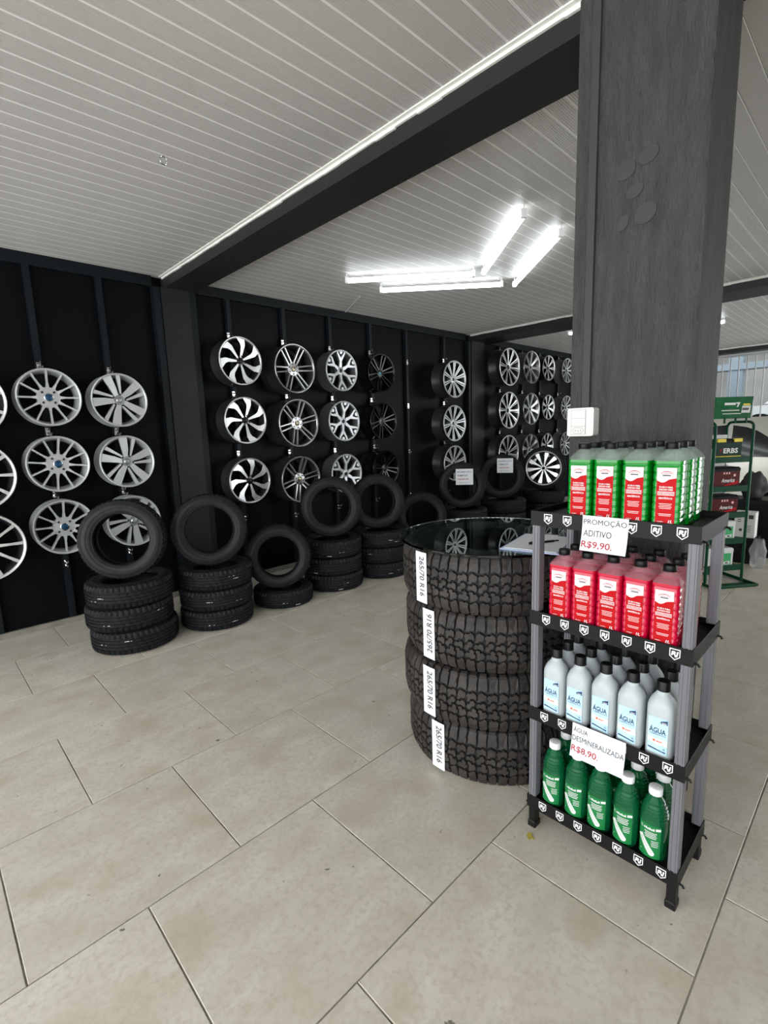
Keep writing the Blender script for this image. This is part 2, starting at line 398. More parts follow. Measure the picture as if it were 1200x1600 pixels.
# ------------------------------------------------------------------ fluorescent tubes
def tube_lamp(a, b, label):
    a = Vector(a); b = Vector(b); L = (b-a).length; ang = math.atan2(b.y-a.y, b.x-a.x)
    t = thing('tube_lamp', label, 'lamp', ((a+b)/2).to_tuple()[:2]+(CEIL,), (0, 0, ang), 'fluorescent tubes in a zigzag below the ceiling')
    MB().tube([(-L/2+0.03, 0, -0.058), (L/2-0.03, 0, -0.058)], 0.0205, 12).build('tube', 'tube_light', t, 0.6)
    for s_ in (-1, 1):
        x = s_*(L/2-0.022)
        m = MB(); m.box((x-0.012, -0.017, -0.082), (x+0.012, 0.017, -0.03)).tube([(x, 0, -0.03), (x, 0, -0.0015)], 0.004, 6)
        m.build('lamp_holder', 'fixture_white', t)
    return t
tube_lamp((2.93, 3.44, 0), (3.69, 2.61, 0), 'white fluorescent tube nearer the beam, running out from above the rim wall')
tube_lamp((3.37, 3.47, 0), (4.15, 2.63, 0), 'white fluorescent tube further from the beam, running out from above the rim wall')
tube_lamp((3.73, 2.57, 0), (2.93, 1.71, 0), 'white fluorescent tube nearer the beam, angled back towards the column')
tube_lamp((4.25, 2.59, 0), (3.41, 1.71, 0), 'white fluorescent tube further from the beam, angled back towards the column')
tube_lamp((6.98, 3.40, 0), (7.72, 2.56, 0), 'white fluorescent tube beyond the second beam, above the far wheels')
tube_lamp((7.40, 2.52, 0), (8.08, 1.73, 0), 'white fluorescent tube beyond the second beam, above the parked car')

# ------------------------------------------------------------------ alloy wheels
def ring_spokes(style):
    """2D outlines of the pieces of one spoke, in units of the wheel radius, the spoke pointing up"""
    bar = lambda x0, x1, y0, y1, w0, w1: [(x0-w0, y0), (x0+w0, y0), (x1+w1, y1), (x1-w1, y1)]
    if style == 'A': return 12, [[(-.055, .33), (.055, .33), (.026, .54), (.032, .94), (-.032, .94), (-.026, .54)]]
    if style == 'B': return 5, [[(-.09, .17), (.07, .20), (.13, .45), (.17, .93), (-.15, .94), (-.11, .5)],
                                [(.13, .21), (.18, .17), (.42, .70), (.46, .81), (.33, .87), (.25, .60)]]
    if style == 'C': return 7, [[(-.035, .16), (.035, .16), (.085, .56), (.10, .70), (.02, .965), (-.36, .895), (-.13, .70), (-.075, .58)]]
    if style == 'D': return 6, [bar(-.075, -.105, .24, .94, .030, .022), bar(.075, .105, .24, .94, .030, .022)]
    if style == 'E': return 6, [[(-.085, .17), (.085, .17), (.06, .46), (.25, .80), (.27, .92), (.19, .935), (.16, .82), (.0, .62), (-.16, .82), (-.19, .935), (-.27, .92), (-.25, .80), (-.06, .46)],
                                [(-.06, .80), (.06, .80), (.10, .94), (-.10, .94)]]
    if style == 'F': return 6, [bar(-.06, -.13, .17, .94, .038, .028), bar(.06, .13, .17, .94, .038, .028)]
    if style == 'G': return 10, [[(-.058, .20), (-.012, .20), (-.014, .60), (-.022, .94), (-.115, .94), (-.085, .60)], [(.058, .20), (.012, .20), (.014, .60), (.022, .94), (.115, .94), (.085, .60)]]
    if style == 'H': return 10, [[(-.045, .12), (-.008, .12), (-.016, .94), (-.135, .94), (-.07, .5)], [(.045, .12), (.008, .12), (.045, .94), (.085, .94), (.05, .5)]]
    if style == 'I': return 8, [[(-.07, .15), (.07, .15), (.10, .6), (.17, .94), (-.10, .94), (-.05, .6)]]
    if style == 'J': return 8, [[(-.05, .14), (.05, .14), (.09, .6), (.15, .94), (-.15, .94), (-.09, .6)]]
    if style == 'K': return 10, [[(-.045, .14), (.045, .14), (.04, .6), (.09, .94), (-.07, .94), (-.05, .6)]]
    if style == 'Z': return 10, [[(-.055, .2), (.055, .2), (.035, .6), (.05, .94), (-.05, .94), (-.035, .6)]]
    if style == 'M': return 10, [[(-.028, .12), (.028, .12), (.05, .45), (.115, .80), (.10, .955), (-.10, .955), (-.115, .80), (-.05, .45)]]
STY = {  # diameter, width, front, side, lip, barrel, hub radius, hub material, cap, lugs, dish
    'A': (.405, .15, 'alloy_silver', 'alloy_silver', 'alloy_silver', 'alloy_silver', .36, 'alloy_silver', 'cap_blue', 4, .020),
    'B': (.410, .16, 'alloy_silver', 'alloy_grey', 'alloy_silver', 'alloy_silver', .23, 'alloy_grey', 'alloy_grey', 5, .012),
    'C': (.432, .18, 'alloy_bright', 'alloy_black', 'alloy_bright', 'alloy_barrel', .17, 'alloy_black', 'alloy_black', 4, .010),
    'D': (.480, .20, 'alloy_chrome', 'alloy_chrome', 'alloy_chrome', 'alloy_barrel', .27, 'alloy_chrome', 'cap_gold', 6, .030),
    'E': (.435, .19, 'alloy_silver', 'alloy_grey', 'alloy_silver', 'alloy_barrel_grey', .20, 'alloy_grey', 'alloy_black', 4, .018),
    'F': (.432, .19, 'alloy_black', 'alloy_black', 'alloy_black', 'alloy_black', .21, 'alloy_black', 'cap_teal', 5, .022),
    'G': (.480, .22, 'alloy_silver', 'alloy_black', 'alloy_silver', 'alloy_barrel', .21, 'alloy_silver', 'alloy_black', 5, .022),
    'H': (.555, .22, 'alloy_bright', 'alloy_black', 'alloy_bright', 'alloy_barrel', .13, 'alloy_black', 'alloy_black', 5, .022),
    'I': (.505, .20, 'alloy_chrome', 'alloy_grey', 'alloy_chrome', 'alloy_barrel_grey', .17, 'alloy_grey', 'alloy_black', 5, .022),
    'J': (.420, .18, 'alloy_bright', 'alloy_black', 'alloy_bright', 'alloy_barrel', .15, 'alloy_black', 'alloy_black', 4, .014),
    'K': (.430, .19, 'alloy_silver', 'alloy_grey', 'alloy_silver', 'alloy_barrel_grey', .15, 'alloy_grey', 'alloy_black', 4, .018),
    'Z': (.470, .18, 'alloy_bright', 'alloy_black', 'alloy_bright', 'alloy_barrel', .21, 'alloy_black', 'alloy_black', 5, .018),
    'M': (.500, .18, 'alloy_bright', 'alloy_black', 'alloy_bright', 'alloy_barrel', .13, 'alloy_bright', 'alloy_black', 5, .012),
}
_wcache = {}
def wheel_meshes(st):
    if st in _wcache: return _wcache[st]
    D, W, front, side, lip, barrel, hub, hubm, cap, lugs, dish = STY[st]; R = D/2
    mp = lambda r, a, h: (r*math.sin(a), h, r*math.cos(a))       # axis along +y (backwards), face at y = 0
    seg = 48
    res = {}
    res['rim_lip'] = MB().lathe([(R*.915, .016), (R*.925, .006), (R*.955, .001), (R*.985, .0), (R, .004), (R, .012), (R*.965, .018)], seg, mp).mesh('rim_lip', [lip], 0.9)
    res['barrel'] = MB().lathe([(R*.965, .018), (R*.95, .03), (R*.90, .045), (R*.87, .07), (R*.87, .105), (R*.93, .125), (R*.94, W-.02), (R*.995, W-.008), (R*.995, W),
                                (R*.95, W), (R*.91, W-.02), (R*.90, .125), (R*.845, .105), (R*.845, .07), (R*.875, .045), (R*.905, .022), (R*.915, .016)], seg, mp).mesh('barrel', [barrel], 0.9)
    n, polys = ring_spokes(st)
    fy = lambda r: .006 + dish*max(0.0, 1-r)**1.3*1.6
    mb = MB()
    for pi_, pl in enumerate(polys):
        xm = sum(q[0] for q in pl)/len(pl)
        def fr(u, v):
            k = 0.06*(u-xm)*R if st in ('B', 'C') else 0
            return (u*R, fy(math.hypot(u, v))+k, v*R)
        def bk(u, v): return ((xm+(u-xm)*.9)*R, fy(math.hypot(u, v))+.030, v*R)
        mb.prism(pl, fr, bk, 0, 1)
    res['spoke'] = mb.mesh('spoke', [front, side])
    h0 = fy(hub*.6)
    res['hub'] = MB().lathe([(0.0001, h0+.002), (hub*R*.42, h0+.002), (hub*R*.46, h0-.001), (hub*R, h0+.001), (hub*R*1.02, h0+.012), (hub*R*.95, h0+.06), (hub*R*.6, h0+.065)], 28, mp).mesh('hub', [hubm], 0.8)
    cr_ = max(.022, hub*R*.40)
    res['center_cap'] = MB().lathe([(0.0001, h0-.007), (cr_*.7, h0-.006), (cr_*.82, h0-.004), (cr_*.86, h0-.006), (cr_, h0-.004), (cr_, h0+.004)], 20, mp, mis=[0, 0, 1, 1, 1]).mesh('center_cap', [cap, 'chrome' if st in 'ADBEGF' else cap], 0.8)
    res['lug_hole'] = MB().lathe([(0.0001, -.0025), (.0065, -.0025), (.0085, -.0015), (.0085, .004)], 10, mp).mesh('lug_hole', ['lug_dark'])
    res['_'] = (n, lugs, hub, h0, R, W)
    _wcache[st] = res; return res
def wheel(st, label, group, c, phase=0.0, yaw=0.0, name='alloy_wheel', cat='wheel', cap=None):
    r = wheel_meshes(st); n, lugs, hub, h0, R, W = r['_']
    t = thing(name, label, cat, c, (0, 0, yaw), group)
    link('rim_lip', r['rim_lip'], t); link('barrel', r['barrel'], t)
    for k in range(n): link('spoke', r['spoke'], t, rot=(0, 2*PI*k/n+phase, 0))
    hb = link('hub', r['hub'], t); cc = link('center_cap', r['center_cap'], t)
    if cap:
        cc.data = cc.data.copy(); cc.data.materials[0] = M[cap]
    lr = max(.046, hub*R*.70) if hub*R > .04 else .045
    lr = .047 if lr < .047 else lr
    for k in range(lugs):
        a = 2*PI*(k+.5)/lugs+phase
        link('lug_hole', r['lug_hole'], hb, (lr*math.sin(a), h0-.001, lr*math.cos(a)))
    return t
ROW = ['topmost of its column', 'middle of its column', 'lowest of its column']
WH = {'Z': ('black and polished ten-spoke alloy wheel on the black wall', [(0.325, 4.20, 1.713), (0.318, 4.20, 1.226), (0.315, 4.20, .744)]),
      'A': ('silver twelve-spoke alloy wheel with blue centre cap', [(.812, 4.235, 1.75), (.812, 4.235, 1.275), (.80, 4.235, .81)]),
      'B': ('silver alloy wheel with five wide slanted blades', [(1.280, 4.25, 1.741), (1.285, 4.25, 1.263), (1.287, 4.25, .782)]),
      'C': ('black alloy wheel with seven hooked polished arms', [(2.344, 4.25, 2.113), (2.350, 4.25, 1.577), (2.349, 4.25, 1.013)]),
      'D': ('dark chrome alloy wheel with six twin spokes and large hub', [(2.936, 4.25, 2.082), (2.943, 4.25, 1.547), (2.933, 4.25, .974)]),
      'E': ('grey alloy wheel with six forked silver spokes', [(3.539, 4.25, 2.10), (3.543, 4.25, 1.561), (3.546, 4.25, .984)]),
      'F': ('gloss black alloy wheel with twin spokes', [(4.137, 4.25, 2.107), (4.142, 4.25, 1.556), (4.16, 4.25, 1.0)]),
      'G': ('silver-faced alloy wheel with ten slotted spokes beside the empty hooks', [(5.40, 4.16, 2.09), (5.39, 4.16, 1.515), (5.39, 4.16, .98)]),
      'H': ('large black alloy wheel with fine polished split spokes past the pilaster', [(6.73, 4.15, 2.335), (6.725, 4.15, 1.695), (6.72, 4.15, 1.045)]),
      'I': ('grey alloy wheel with eight wide curved spokes', [(7.38, 4.15, 2.37), (7.38, 4.15, 1.72), (7.38, 4.15, 1.07)]),
      'J': ('small black alloy wheel with eight polished flared spokes', [(8.10, 4.24, 2.415), (8.11, 4.24, 1.762), (8.10, 4.24, 1.11)]),
      'K': ('small silver-grey alloy wheel with ten thin spokes', [(8.80, 4.24, 2.415), (8.80, 4.24, 1.76), (8.80, 4.24, 1.11)])}
for st, (lab, cs) in WH.items():
    for k, c in enumerate(cs):
        t = wheel(st, lab + ', ' + ROW[k], 'alloy wheels hung on the black wall', c, phase=random.uniform(0, 1.2) if st not in 'AEG' else [0, .12, .05][k], cap='alloy_barrel' if st == 'F' and k else None)
        R = STY[st][0]/2
        px = min(POSTS, key=lambda q: abs(q-c[0]))
        link('hook', hook_me, post_obj[px], (max(-.03, min(.03, c[0]-px)), WALL_Y, c[2]+R+.034))
        # short chrome arm of the hook, reaching through behind the rim to hold it
        W = STY[st][1]
        MB().tube([(0, -.05, .0075), (0, c[1]+W-WALL_Y-.035, .0075), (0, c[1]+W-WALL_Y-.060, .022)], .006, 6).build('hook_arm', 'chrome', post_obj[px], loc=(max(-.03, min(.03, c[0]-px)), WALL_Y, c[2]+R))
for x, zs in ((4.79, (2.30, 1.753, 1.171, .60)), (.815, (.49,)), (1.283, (.50,)), (2.365, (.63,)), (2.965, (.575,)), (3.56, (.59,)), (4.165, (.60,)), (5.55, (.55,))):
    for z in zs: link('hook', hook_me, post_obj[x], (0, WALL_Y, z))

# ------------------------------------------------------------------ road tyres
TR, TW = 0.285, 0.160
def road_tyre():
    R, W = TR, TW; n = 144
    # tread profile, height h over width; shoulders bevelled, four grooves
    pts = []; g = .0085; mid = []
    def add(h, d, kind=0): pts.append((h, d, kind))
    add(.004, .030); add(.007, .014); add(.012, .007, 1); add(.022, .003, 1); add(.036, .0008, 1)
    for c in (.046, .069, .091, .114):
        add(c-.0055, 0, 3); add(c-.0042, g, 4); add(c+.0042, g, 5); add(c+.0055, 0, 3)
    add(W-.036, .0008, 2); add(W-.022, .003, 2); add(W-.012, .007, 2); add(W-.007, .014); add(W-.004, .030)
    mb = MB(); k = len(pts)
    for i in range(n):
        a = 2*PI*i/n
        for j, (h, d, kd) in enumerate(pts):
            dd = d
            if kd == 1 and i % 3 == 0: dd += .0085
            if kd == 2 and i % 3 == 1: dd += .0085
            if kd == 3 and (i + j//4) % 4 == 0: dd += .0055
            mb.v.append(((R-dd)*math.cos(a), (R-dd)*math.sin(a), h))
    for i in range(n):
        i2 = (i+1) % n
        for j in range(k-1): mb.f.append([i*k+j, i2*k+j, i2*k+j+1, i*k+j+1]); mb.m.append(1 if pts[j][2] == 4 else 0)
    tread = mb.mesh('tread', ['rubber', 'rubber_groove_shade'], 0.5)
    sw = lambda top: [(R-.030, .006), (R-.034, .0035), (R-.050, .001), (R-.058, .0), (R-.060, .0015), (R-.074, .001), (R-.085, .004), (R-.096, .010), (R-.099, .009), (R-.103, .016), (R-.106, .030), (R-.098, .040), (R-.060, .028), (R-.030, .020)]
    s0 = MB().lathe(sw(0), 72).mesh('sidewall', ['rubber_wall'], 0.7)
    s1 = MB().lathe([(r, W-h) for r, h in sw(1)], 72).mesh('sidewall', ['rubber_wall'], 0.7)
    lin = MB().lathe([(R-.030, .020), (R-.016, .050), (R-.014, W/2), (R-.016, W-.050), (R-.030, W-.020)], 72).mesh('inner_liner', ['rubber'], 0.7)
    return tread, s0, s1, lin
RT = road_tyre()
mk = MB().prism(quadp(-.022, -.002, .022, .002), lambda u, v: ((TR+.0004)*math.cos(u/TR), (TR+.0004)*math.sin(u/TR), v), lambda u, v: ((TR-.003)*math.cos(u/TR), (TR-.003)*math.sin(u/TR), v)).mesh('tread_mark', ['tyre_mark'])
def tyre(label, group, scale=1.0, marks=0, cam_ang=0.0):
    t = thing('tyre', label, 'tyre', group=group)
    for nm, me in zip(('tread', 'sidewall', 'sidewall', 'inner_liner'), RT): link(nm, me, t)
    for k in range(marks):
        link('tread_mark', mk, t, (0, 0, random.choice((.028, .057, .080, .102))), (0, 0, cam_ang + random.uniform(-.8, .8)))
    t.scale = (scale,)*3
    return t
LEVEL = ['bottom', 'middle', 'top']
STK = [  # centre x, y, lying count, scale, desc, standing (dx, dy, R scale, yaw offset, lean)
    (1.041, 3.720, 3, 1.00, 'before the silver five-blade wheels', (-.02, -.06, .965, -.24, .12)),
    (1.642, 3.643, 3, .96, 'before the pilaster under the beam end', (-.035, -.05, .96, .0, .12)),
    (2.234, 3.640, 1, .90, 'below the hooked-arm wheels', (-.05, -.06, .945, .0, .12)),
    (2.823, 3.655, 3, .98, 'below the six-twin-spoke wheels', (-.01, -.02, .99, .05, .10)),
    (3.40, 3.60, 3, .97, 'below the gloss black wheels', (-.03, .0, .96, .15, .10)),
    (4.15, 3.70, 1, 1.12, 'below the empty wall hooks', (.0, .0, 1.0, .1, .10)),
    (4.88, 3.66, 3, 1.0, 'before the slotted-spoke wheels', (-.06, -.03, .98, .05, .08)),
    (5.72, 3.62, 3, 1.05, 'beside the stack carrying a mounted wheel', (-.04, .0, 1.03, .0, .06)),
    (6.74, 3.58, 3, 1.08, 'under the mounted alloy wheel', None)]
for i, (cx, cy, n, sc, desc, st) in enumerate(STK):
    ca = math.atan2(-cy, -cx)
    z = 0.0
    for k in range(n):
        t = tyre((LEVEL[k] + ' road tyre of the three stacked ' + desc if n == 3 else 'single flat road tyre under an upright one ' + desc), 'road tyres stacked flat', sc, 2 if i < 5 else 0, ca)
        t.location = (cx+random.uniform(-.012, .012), cy+random.uniform(-.012, .012), z); z += TW*sc
        t.rotation_euler = (0, 0, random.uniform(-.2, .2))
    if st:
        dx, dy, rs, yo, lean = st
        t = tyre('upright road tyre on the three stacked ' + desc if n == 3 else 'upright road tyre on a single flat one ' + desc, 'road tyres standing upright', rs)
        a = ca + yo
        nrm = Vector((math.cos(a)*math.cos(lean), math.sin(a)*math.cos(lean), math.sin(lean)))
        q = nrm.to_track_quat('Z', 'Y'); R = TR*rs
        ctr = Vector((cx+dx, cy+dy, z + R*math.cos(lean) + TW*rs/2*math.sin(lean) - .004))
        t.rotation_mode = 'QUATERNION'; t.rotation_quaternion = q; t.location = ctr - nrm*TW*rs/2
    else:
        # mounted wheel and tyre standing on this stack
        R = .312; rs = R/TR
        a = ca - .10; lean = .05
        t = tyre('black tyre fitted on the polished ten-petal wheel standing on a stack', None, rs)
        t.name = 'mounted_tyre'
        nrm = Vector((math.cos(a)*math.cos(lean), math.sin(a)*math.cos(lean), math.sin(lean)))
        ctr = Vector((cx, cy, z + R*math.cos(lean)+.002))
        t.rotation_mode = 'QUATERNION'; t.rotation_quaternion = nrm.to_track_quat('Z', 'Y'); t.location = ctr - nrm*TW*rs/2
        r = wheel_meshes('M'); n_, lugs, hub, h0, Rw, W_ = r['_']
        rim = link('rim_lip', r['rim_lip'], t, (0, 0, TW+.004), (-PI/2, 0, 0)); rim.scale = (1/rs,)*3
        link('barrel', r['barrel'], rim)
        for k in range(n_): link('spoke', r['spoke'], rim, rot=(0, 2*PI*k/n_+.2, 0))
        link('hub', r['hub'], rim); link('center_cap', r['center_cap'], rim)
        for k in range(lugs):
            a_ = 2*PI*(k+.5)/lugs; link('lug_hole', r['lug_hole'], rim, (.047*math.sin(a_), h0-.001, .047*math.cos(a_)))

# promotion papers hung on the two upright tyres
def tyre_sign(c, nrm_ang, label, w_=.20, h_=.185):
    t = thing('price_sign', label, 'sign', c, (0, 0, nrm_ang))           # local x = out of the paper
    MB().prism(quadp(-w_/2, 0, w_/2, h_), lambda u, v: (0.0008, u, v), lambda u, v: (-0.0008, u, v)).build('paper', 'paper', t)
    m = MB(); f = lambda u, v: (0.0016, u, v)
    put_text(m, 'PROMOÇÃO', f, 0, .150, .021, .165, .01); put_text(m, 'REMOLD', f, -.02, .108, .018, .115, .01)
    put_text(m, 'R$229,90', f, -.015, .065, .019, .125, .015, mi=1); put_text(m, 'ARO 13 A 15', f, -.005, .025, .010, .12, 0, mi=0)
    m.build('print', ['ink', 'ink_red'], t)
tyre_sign((4.665, 3.475, .79), math.atan2(-3.6, -4.8), 'white promotion paper hanging in the tyre before the slotted-spoke wheels')
tyre_sign((5.535, 3.48, .86), math.atan2(-3.6, -5.7), 'white promotion paper hanging in the tyre left of the mounted wheel')

# ------------------------------------------------------------------ all-terrain tyres with a glass top
AR, AW = 0.388, 0.236; ACX, ACY = 1.83, 1.22
def at_tyre():
    R, W = AR, AW; n = 96
    base = MB().lathe([(R-.060, .004), (R-.030, .010), (R-.024, .026), (R-.014, .06), (R-.014, W-.06), (R-.024, W-.026), (R-.030, W-.010), (R-.060, W-.004)], n).mesh('tread_base', ['rubber_groove_shade'], 0.7)
    blk = MB(); N = 30; P = 2*PI/N
    # outlines over (a in pitches, h in widths)
    cells = [
        ([(.05, .025), (.46, .025), (.50, .06), (.47, .15), (.50, .225), (.40, .255), (.30, .235), (.20, .262), (.06, .245), (.03, .12)], .0),
        ([(.55, .045), (.95, .045), (.97, .13), (.94, .23), (.86, .262), (.74, .240), (.66, .215), (.56, .215), (.58, .12)], .0025),
        ([(.02, .295), (.20, .300), (.34, .275), (.50, .300), (.54, .345), (.42, .365), (.46, .405), (.32, .445), (.22, .415), (.24, .375), (.10, .375), (.0, .345)], 0),
        ([(.60, .255), (.78, .275), (.92, .295), (.97, .345), (.88, .395), (.74, .385), (.72, .425), (.58, .430), (.52, .405), (.58, .370), (.60, .320)], 0),
        ([(.04, .415), (.16, .420), (.20, .465), (.34, .480), (.40, .530), (.30, .575), (.16, .560), (.12, .515), (.0, .500), (-.04, .45)], 0),
        ([(.46, .450), (.60, .465), (.74, .455), (.84, .425), (.92, .470), (.88, .535), (.74, .555), (.66, .520), (.54, .535), (.46, .50)], 0),
        ([(-.02, .550), (.10, .560), (.16, .600), (.30, .615), (.40, .590), (.46, .625), (.44, .690), (.30, .725), (.18, .690), (.04, .700), (-.06, .655), (.02, .610)], 0),
        ([(.46, .565), (.60, .555), (.68, .595), (.82, .590), (.92, .625), (.94, .690), (.80, .715), (.70, .735), (.56, .705), (.52, .650), (.54, .605)], 0),
        ([(.03, .745), (.16, .735), (.28, .765), (.42, .735), (.47, .79), (.45, .87), (.48, .94), (.46, .975), (.05, .975), (.07, .86)], .0),
        ([(.52, .745), (.66, .772), (.82, .755), (.94, .735), (.98, .80), (.95, .90), (.96, .955), (.55, .955), (.53, .86)], .0025)]
    for k in range(N):
        for pl, dd in cells:
            am = sum(p[0] for p in pl)/len(pl); hm = sum(p[1] for p in pl)/len(pl)
            def rad(h):
                e = min(h, 1-h)*W
                return R - (0.024*max(0, (0.058-e)/0.058)**2)
            fr = lambda a, h: ((rad(h)-dd)*math.cos((k+am+(a-am)*.97)*P), (rad(h)-dd)*math.sin((k+am+(a-am)*.97)*P), (hm+(h-hm)*.975)*W)
            bk = lambda a, h: ((rad(h)-.017)*math.cos((k+a)*P), (rad(h)-.017)*math.sin((k+a)*P), h*W)
            blk.prism(pl, fr, bk, back=False)
    # shoulder lugs stepping down the sidewall
    for k in range(N*2):
        a0, a1 = (k*.5+.08)*P, (k*.5+.42)*P; deep = .030 if k % 2 else .044
        for s_ in (0, 1):
            H = lambda h: h if s_ == 0 else W-h
            V = []
            for a in (a0, a1):
                for (r, h) in ((R-.015, .010), (R-.022, .003), (R-deep-.006, -.001), (R-deep-.010, .012), (R-.028, .022)): V.append((r*math.cos(a), r*math.sin(a), H(h)))
            blk.add(V, [(0, 1, 6, 5), (1, 2, 7, 6), (2, 3, 8, 7), (3, 4, 9, 8), (4, 0, 5, 9), (0, 4, 3, 2, 1), (5, 6, 7, 8, 9)])
    blocks = blk.mesh('tread_blocks', ['rubber_at'])
    swp = [(R-.030, .010), (R-.058, .003), (R-.085, .0), (R-.10, .002), (R-.135, .006), (R-.155, .016), (R-.172, .022), (R-.180, .032), (R-.182, .05), (R-.17, .06), (R-.10, .035), (R-.035, .03)]
    s0 = MB().lathe(swp, n).mesh('sidewall', ['rubber_wall'], 0.7); s1 = MB().lathe([(r, W-h) for r, h in swp], n).mesh('sidewall', ['rubber_wall'], 0.7)
    lin = MB().lathe([(R-.035, .03), (R-.022, .06), (R-.022, W-.06), (R-.035, W-.03)], n).mesh('inner_liner', ['rubber'], 0.7)
    return base, blocks, s0, s1, lin
AT = at_tyre()
def size_strip(parent, ang, flip):
    m = MB(); Rr = AR+.003; w_ = .066
    cyl = lambda d: (lambda u, v: ((Rr+d)*math.cos(ang+u/Rr), (Rr+d)*math.sin(ang+u/Rr), v))
    for k in range(4):
        u0, u1 = -w_/2+w_*k/4, -w_/2+w_*(k+1)/4
        m.prism(quadp(u0, .018, u1, AW-.008), cyl(.001), cyl(-.001))
    o = m.build('size_label', 'paper', parent); o['label'] = 'white paper strip reading 265/70 R16'
    t = MB(); put_text(t, '265/70 R16', cyl(.0018), .006, AW*.54, .030, .165, 0.012, rot=(-PI/2 if not flip else PI/2))
    t.build('print', 'print_dark', o)
AL = ['bottom all-terrain tyre of the glass-topped stack with a size strip', 'second all-terrain tyre from the floor in the glass-topped stack', 'third all-terrain tyre from the floor, its size strip upside down', 'top all-terrain tyre of the stack, right under the round glass']
for k, (jx, jy, ang) in enumerate(((.006, -.008, 178.5), (-.008, .004, 175.5), (.008, .002, 173.5), (-.006, .0, 169.5))):
    t = thing('all_terrain_tyre', AL[k], 'tyre', (ACX+jx, ACY+jy, .001+(AW+.0022)*k), (0, 0, 0), 'all-terrain tyres in the glass-topped stack')
    for nm, me in zip(('tread_base', 'tread_blocks', 'sidewall', 'sidewall', 'inner_liner'), AT):
        link(nm, me, t, rot=(0, 0, k*.37))
    size_strip(t, math.radians(ang), k == 2)
GZ = (AW+.0022)*4+.0005
tag(MB().lathe([(0.0001, 0), (.408, 0), (.411, .002), (.411, .008), (.408, .010), (0.0001, .010)], 96).build('glass_top', 'glass_table', loc=(ACX+.01, ACY, GZ)),
    'round clear glass table top on the stack of all-terrain tyres', 'table top')
GT = GZ+.0105
pad = thing('clipboard', 'white sheet on a pale blue clipboard on the glass table top', 'clipboard', (1.77, .95, GT), (0, 0, math.radians(12)))
MB().box((-.15, -.11, 0), (.15, .11, .004)).build('board', 'paper_blue', pad)
MB().box((-.138, -.10, .004), (.142, .10, .0065)).build('sheet', 'paper', pad)
MB().box((.128, -.035, .0065), (.148, .035, .013)).build('clip', 'chrome', pad)
pn = thing('pen', 'black pen lying on the white sheet of the clipboard', 'pen', (1.76, .935, GT+.0066), (0, 0, math.radians(-28)))
MB().tube([(-.06, 0, .005), (.05, 0, .005)], .0048, 8).build('barrel', 'pen_black', pn, .6)
MB().tube([(.05, 0, .005), (.068, 0, .005), (.072, 0, .005)], .0028, 8).build('tip', 'pen_black', pn)
MB().box((-.06, -.0015, .0095), (-.02, .0015, .0112)).build('clip', 'pen_black', pn)

# ------------------------------------------------------------------ shelving rack
RX0, RX1, RY0, RY1 = 1.448, 1.735, .328, .812
rack = thing('shelving_rack', 'black plastic four-tier rack with grey posts, standing by the dark column', 'rack', ((RX0+RX1)/2, (RY0+RY1)/2, 0))
ox, oy = (RX0+RX1)/2, (RY0+RY1)/2; hx, hy = (RX1-RX0)/2, (RY1-RY0)/2
TZ = [.078, .421, .768, 1.106]; LIP = .048
sh = [(-.0135, .0165), (.0135, .0165), (.0135, -.006), (.0, -.0165), (-.0135, -.006)]
def shrink(pl, k): return [(u*k, v*k) for u, v in pl]
lg = MB(); f = lambda d: (lambda u, v: (-d, -u, v))
for i in range(5):
    j = (i+1) % 5; a, b = sh[i], sh[j]; c, d = shrink([sh[j], sh[i]], .84)
    lg.prism([a, b, c, d], f(.0008), f(0), back=False)
put_text(lg, 'RJ', f(.0009), .0, .001, .017, .019, .045, .15)
logo_me = lg.mesh('shield_logo', ['logo_white'])
for z in TZ:
    m = MB(); th = .004
    m.box((-hx+th, -hy+th, z+.022), (hx-th, hy-th, z+LIP-.018))
    def wall_ring(zz, e): return [(-hx+e, -hy+e, zz), (hx-e, -hy+e, zz), (hx-e, hy-e, zz), (-hx+e, hy-e, zz)]
    m.loft([wall_ring(z, 0), wall_ring(z+LIP-.001, 0), wall_ring(z+LIP, .001), wall_ring(z+LIP, th-.001), wall_ring(z+LIP-.001, th), wall_ring(z, th)], cap0=False, cap1=False)
    m.add([], [])
    tr = m.build('tray', 'rack_black', rack)
    for k in range(7): link('shield_logo', logo_me, tr, (-hx-.0002, (.752-oy) - .0633*k, z+.0245))
    for s_ in (-1, 1):
        for sx in (-1, 1):
            MB().tube([(sx*(hx-.02), s_*hy, z+.006), (sx*(hx-.02), s_*(hy+.008), z+.004), (sx*(hx-.02), s_*(hy+.012), z-.002)], .0035, 6).build('latch', 'rack_black', tr)
lp = []
def post_profile(z0, z1, mb, wx, wy):
    mb.box((-wx/2, -wy/2, z0), (wx/2, wy/2, z1))
pm = MB(); pl = [(-.018, -.0115), (-.015, -.0135), (.015, -.0135), (.018, -.0115), (.018, .0115), (.015, .0135), (-.015, .0135), (-.018, .0115)]
PH = TZ[1]-TZ[0]-LIP+.006
pm.loft([[(x, y, 0) for x, y in pl], [(x, y, PH) for x, y in pl]])
for y in (-.006, .006): pm.box((-.0205, y-.0012, .002), (-.018, y+.0012, PH-.002))
post_m = pm.mesh('post', ['rack_post'])
fm = MB(); fm.loft([[(x*1.12, y*1.12, 0) for x, y in pl], [(x*1.12, y*1.12, .018) for x, y in pl], [(x*.95, y*.95, .022) for x, y in pl], [(x*.95, y*.95, .082) for x, y in pl]])
foot_m = fm.mesh('foot', ['rack_black'])
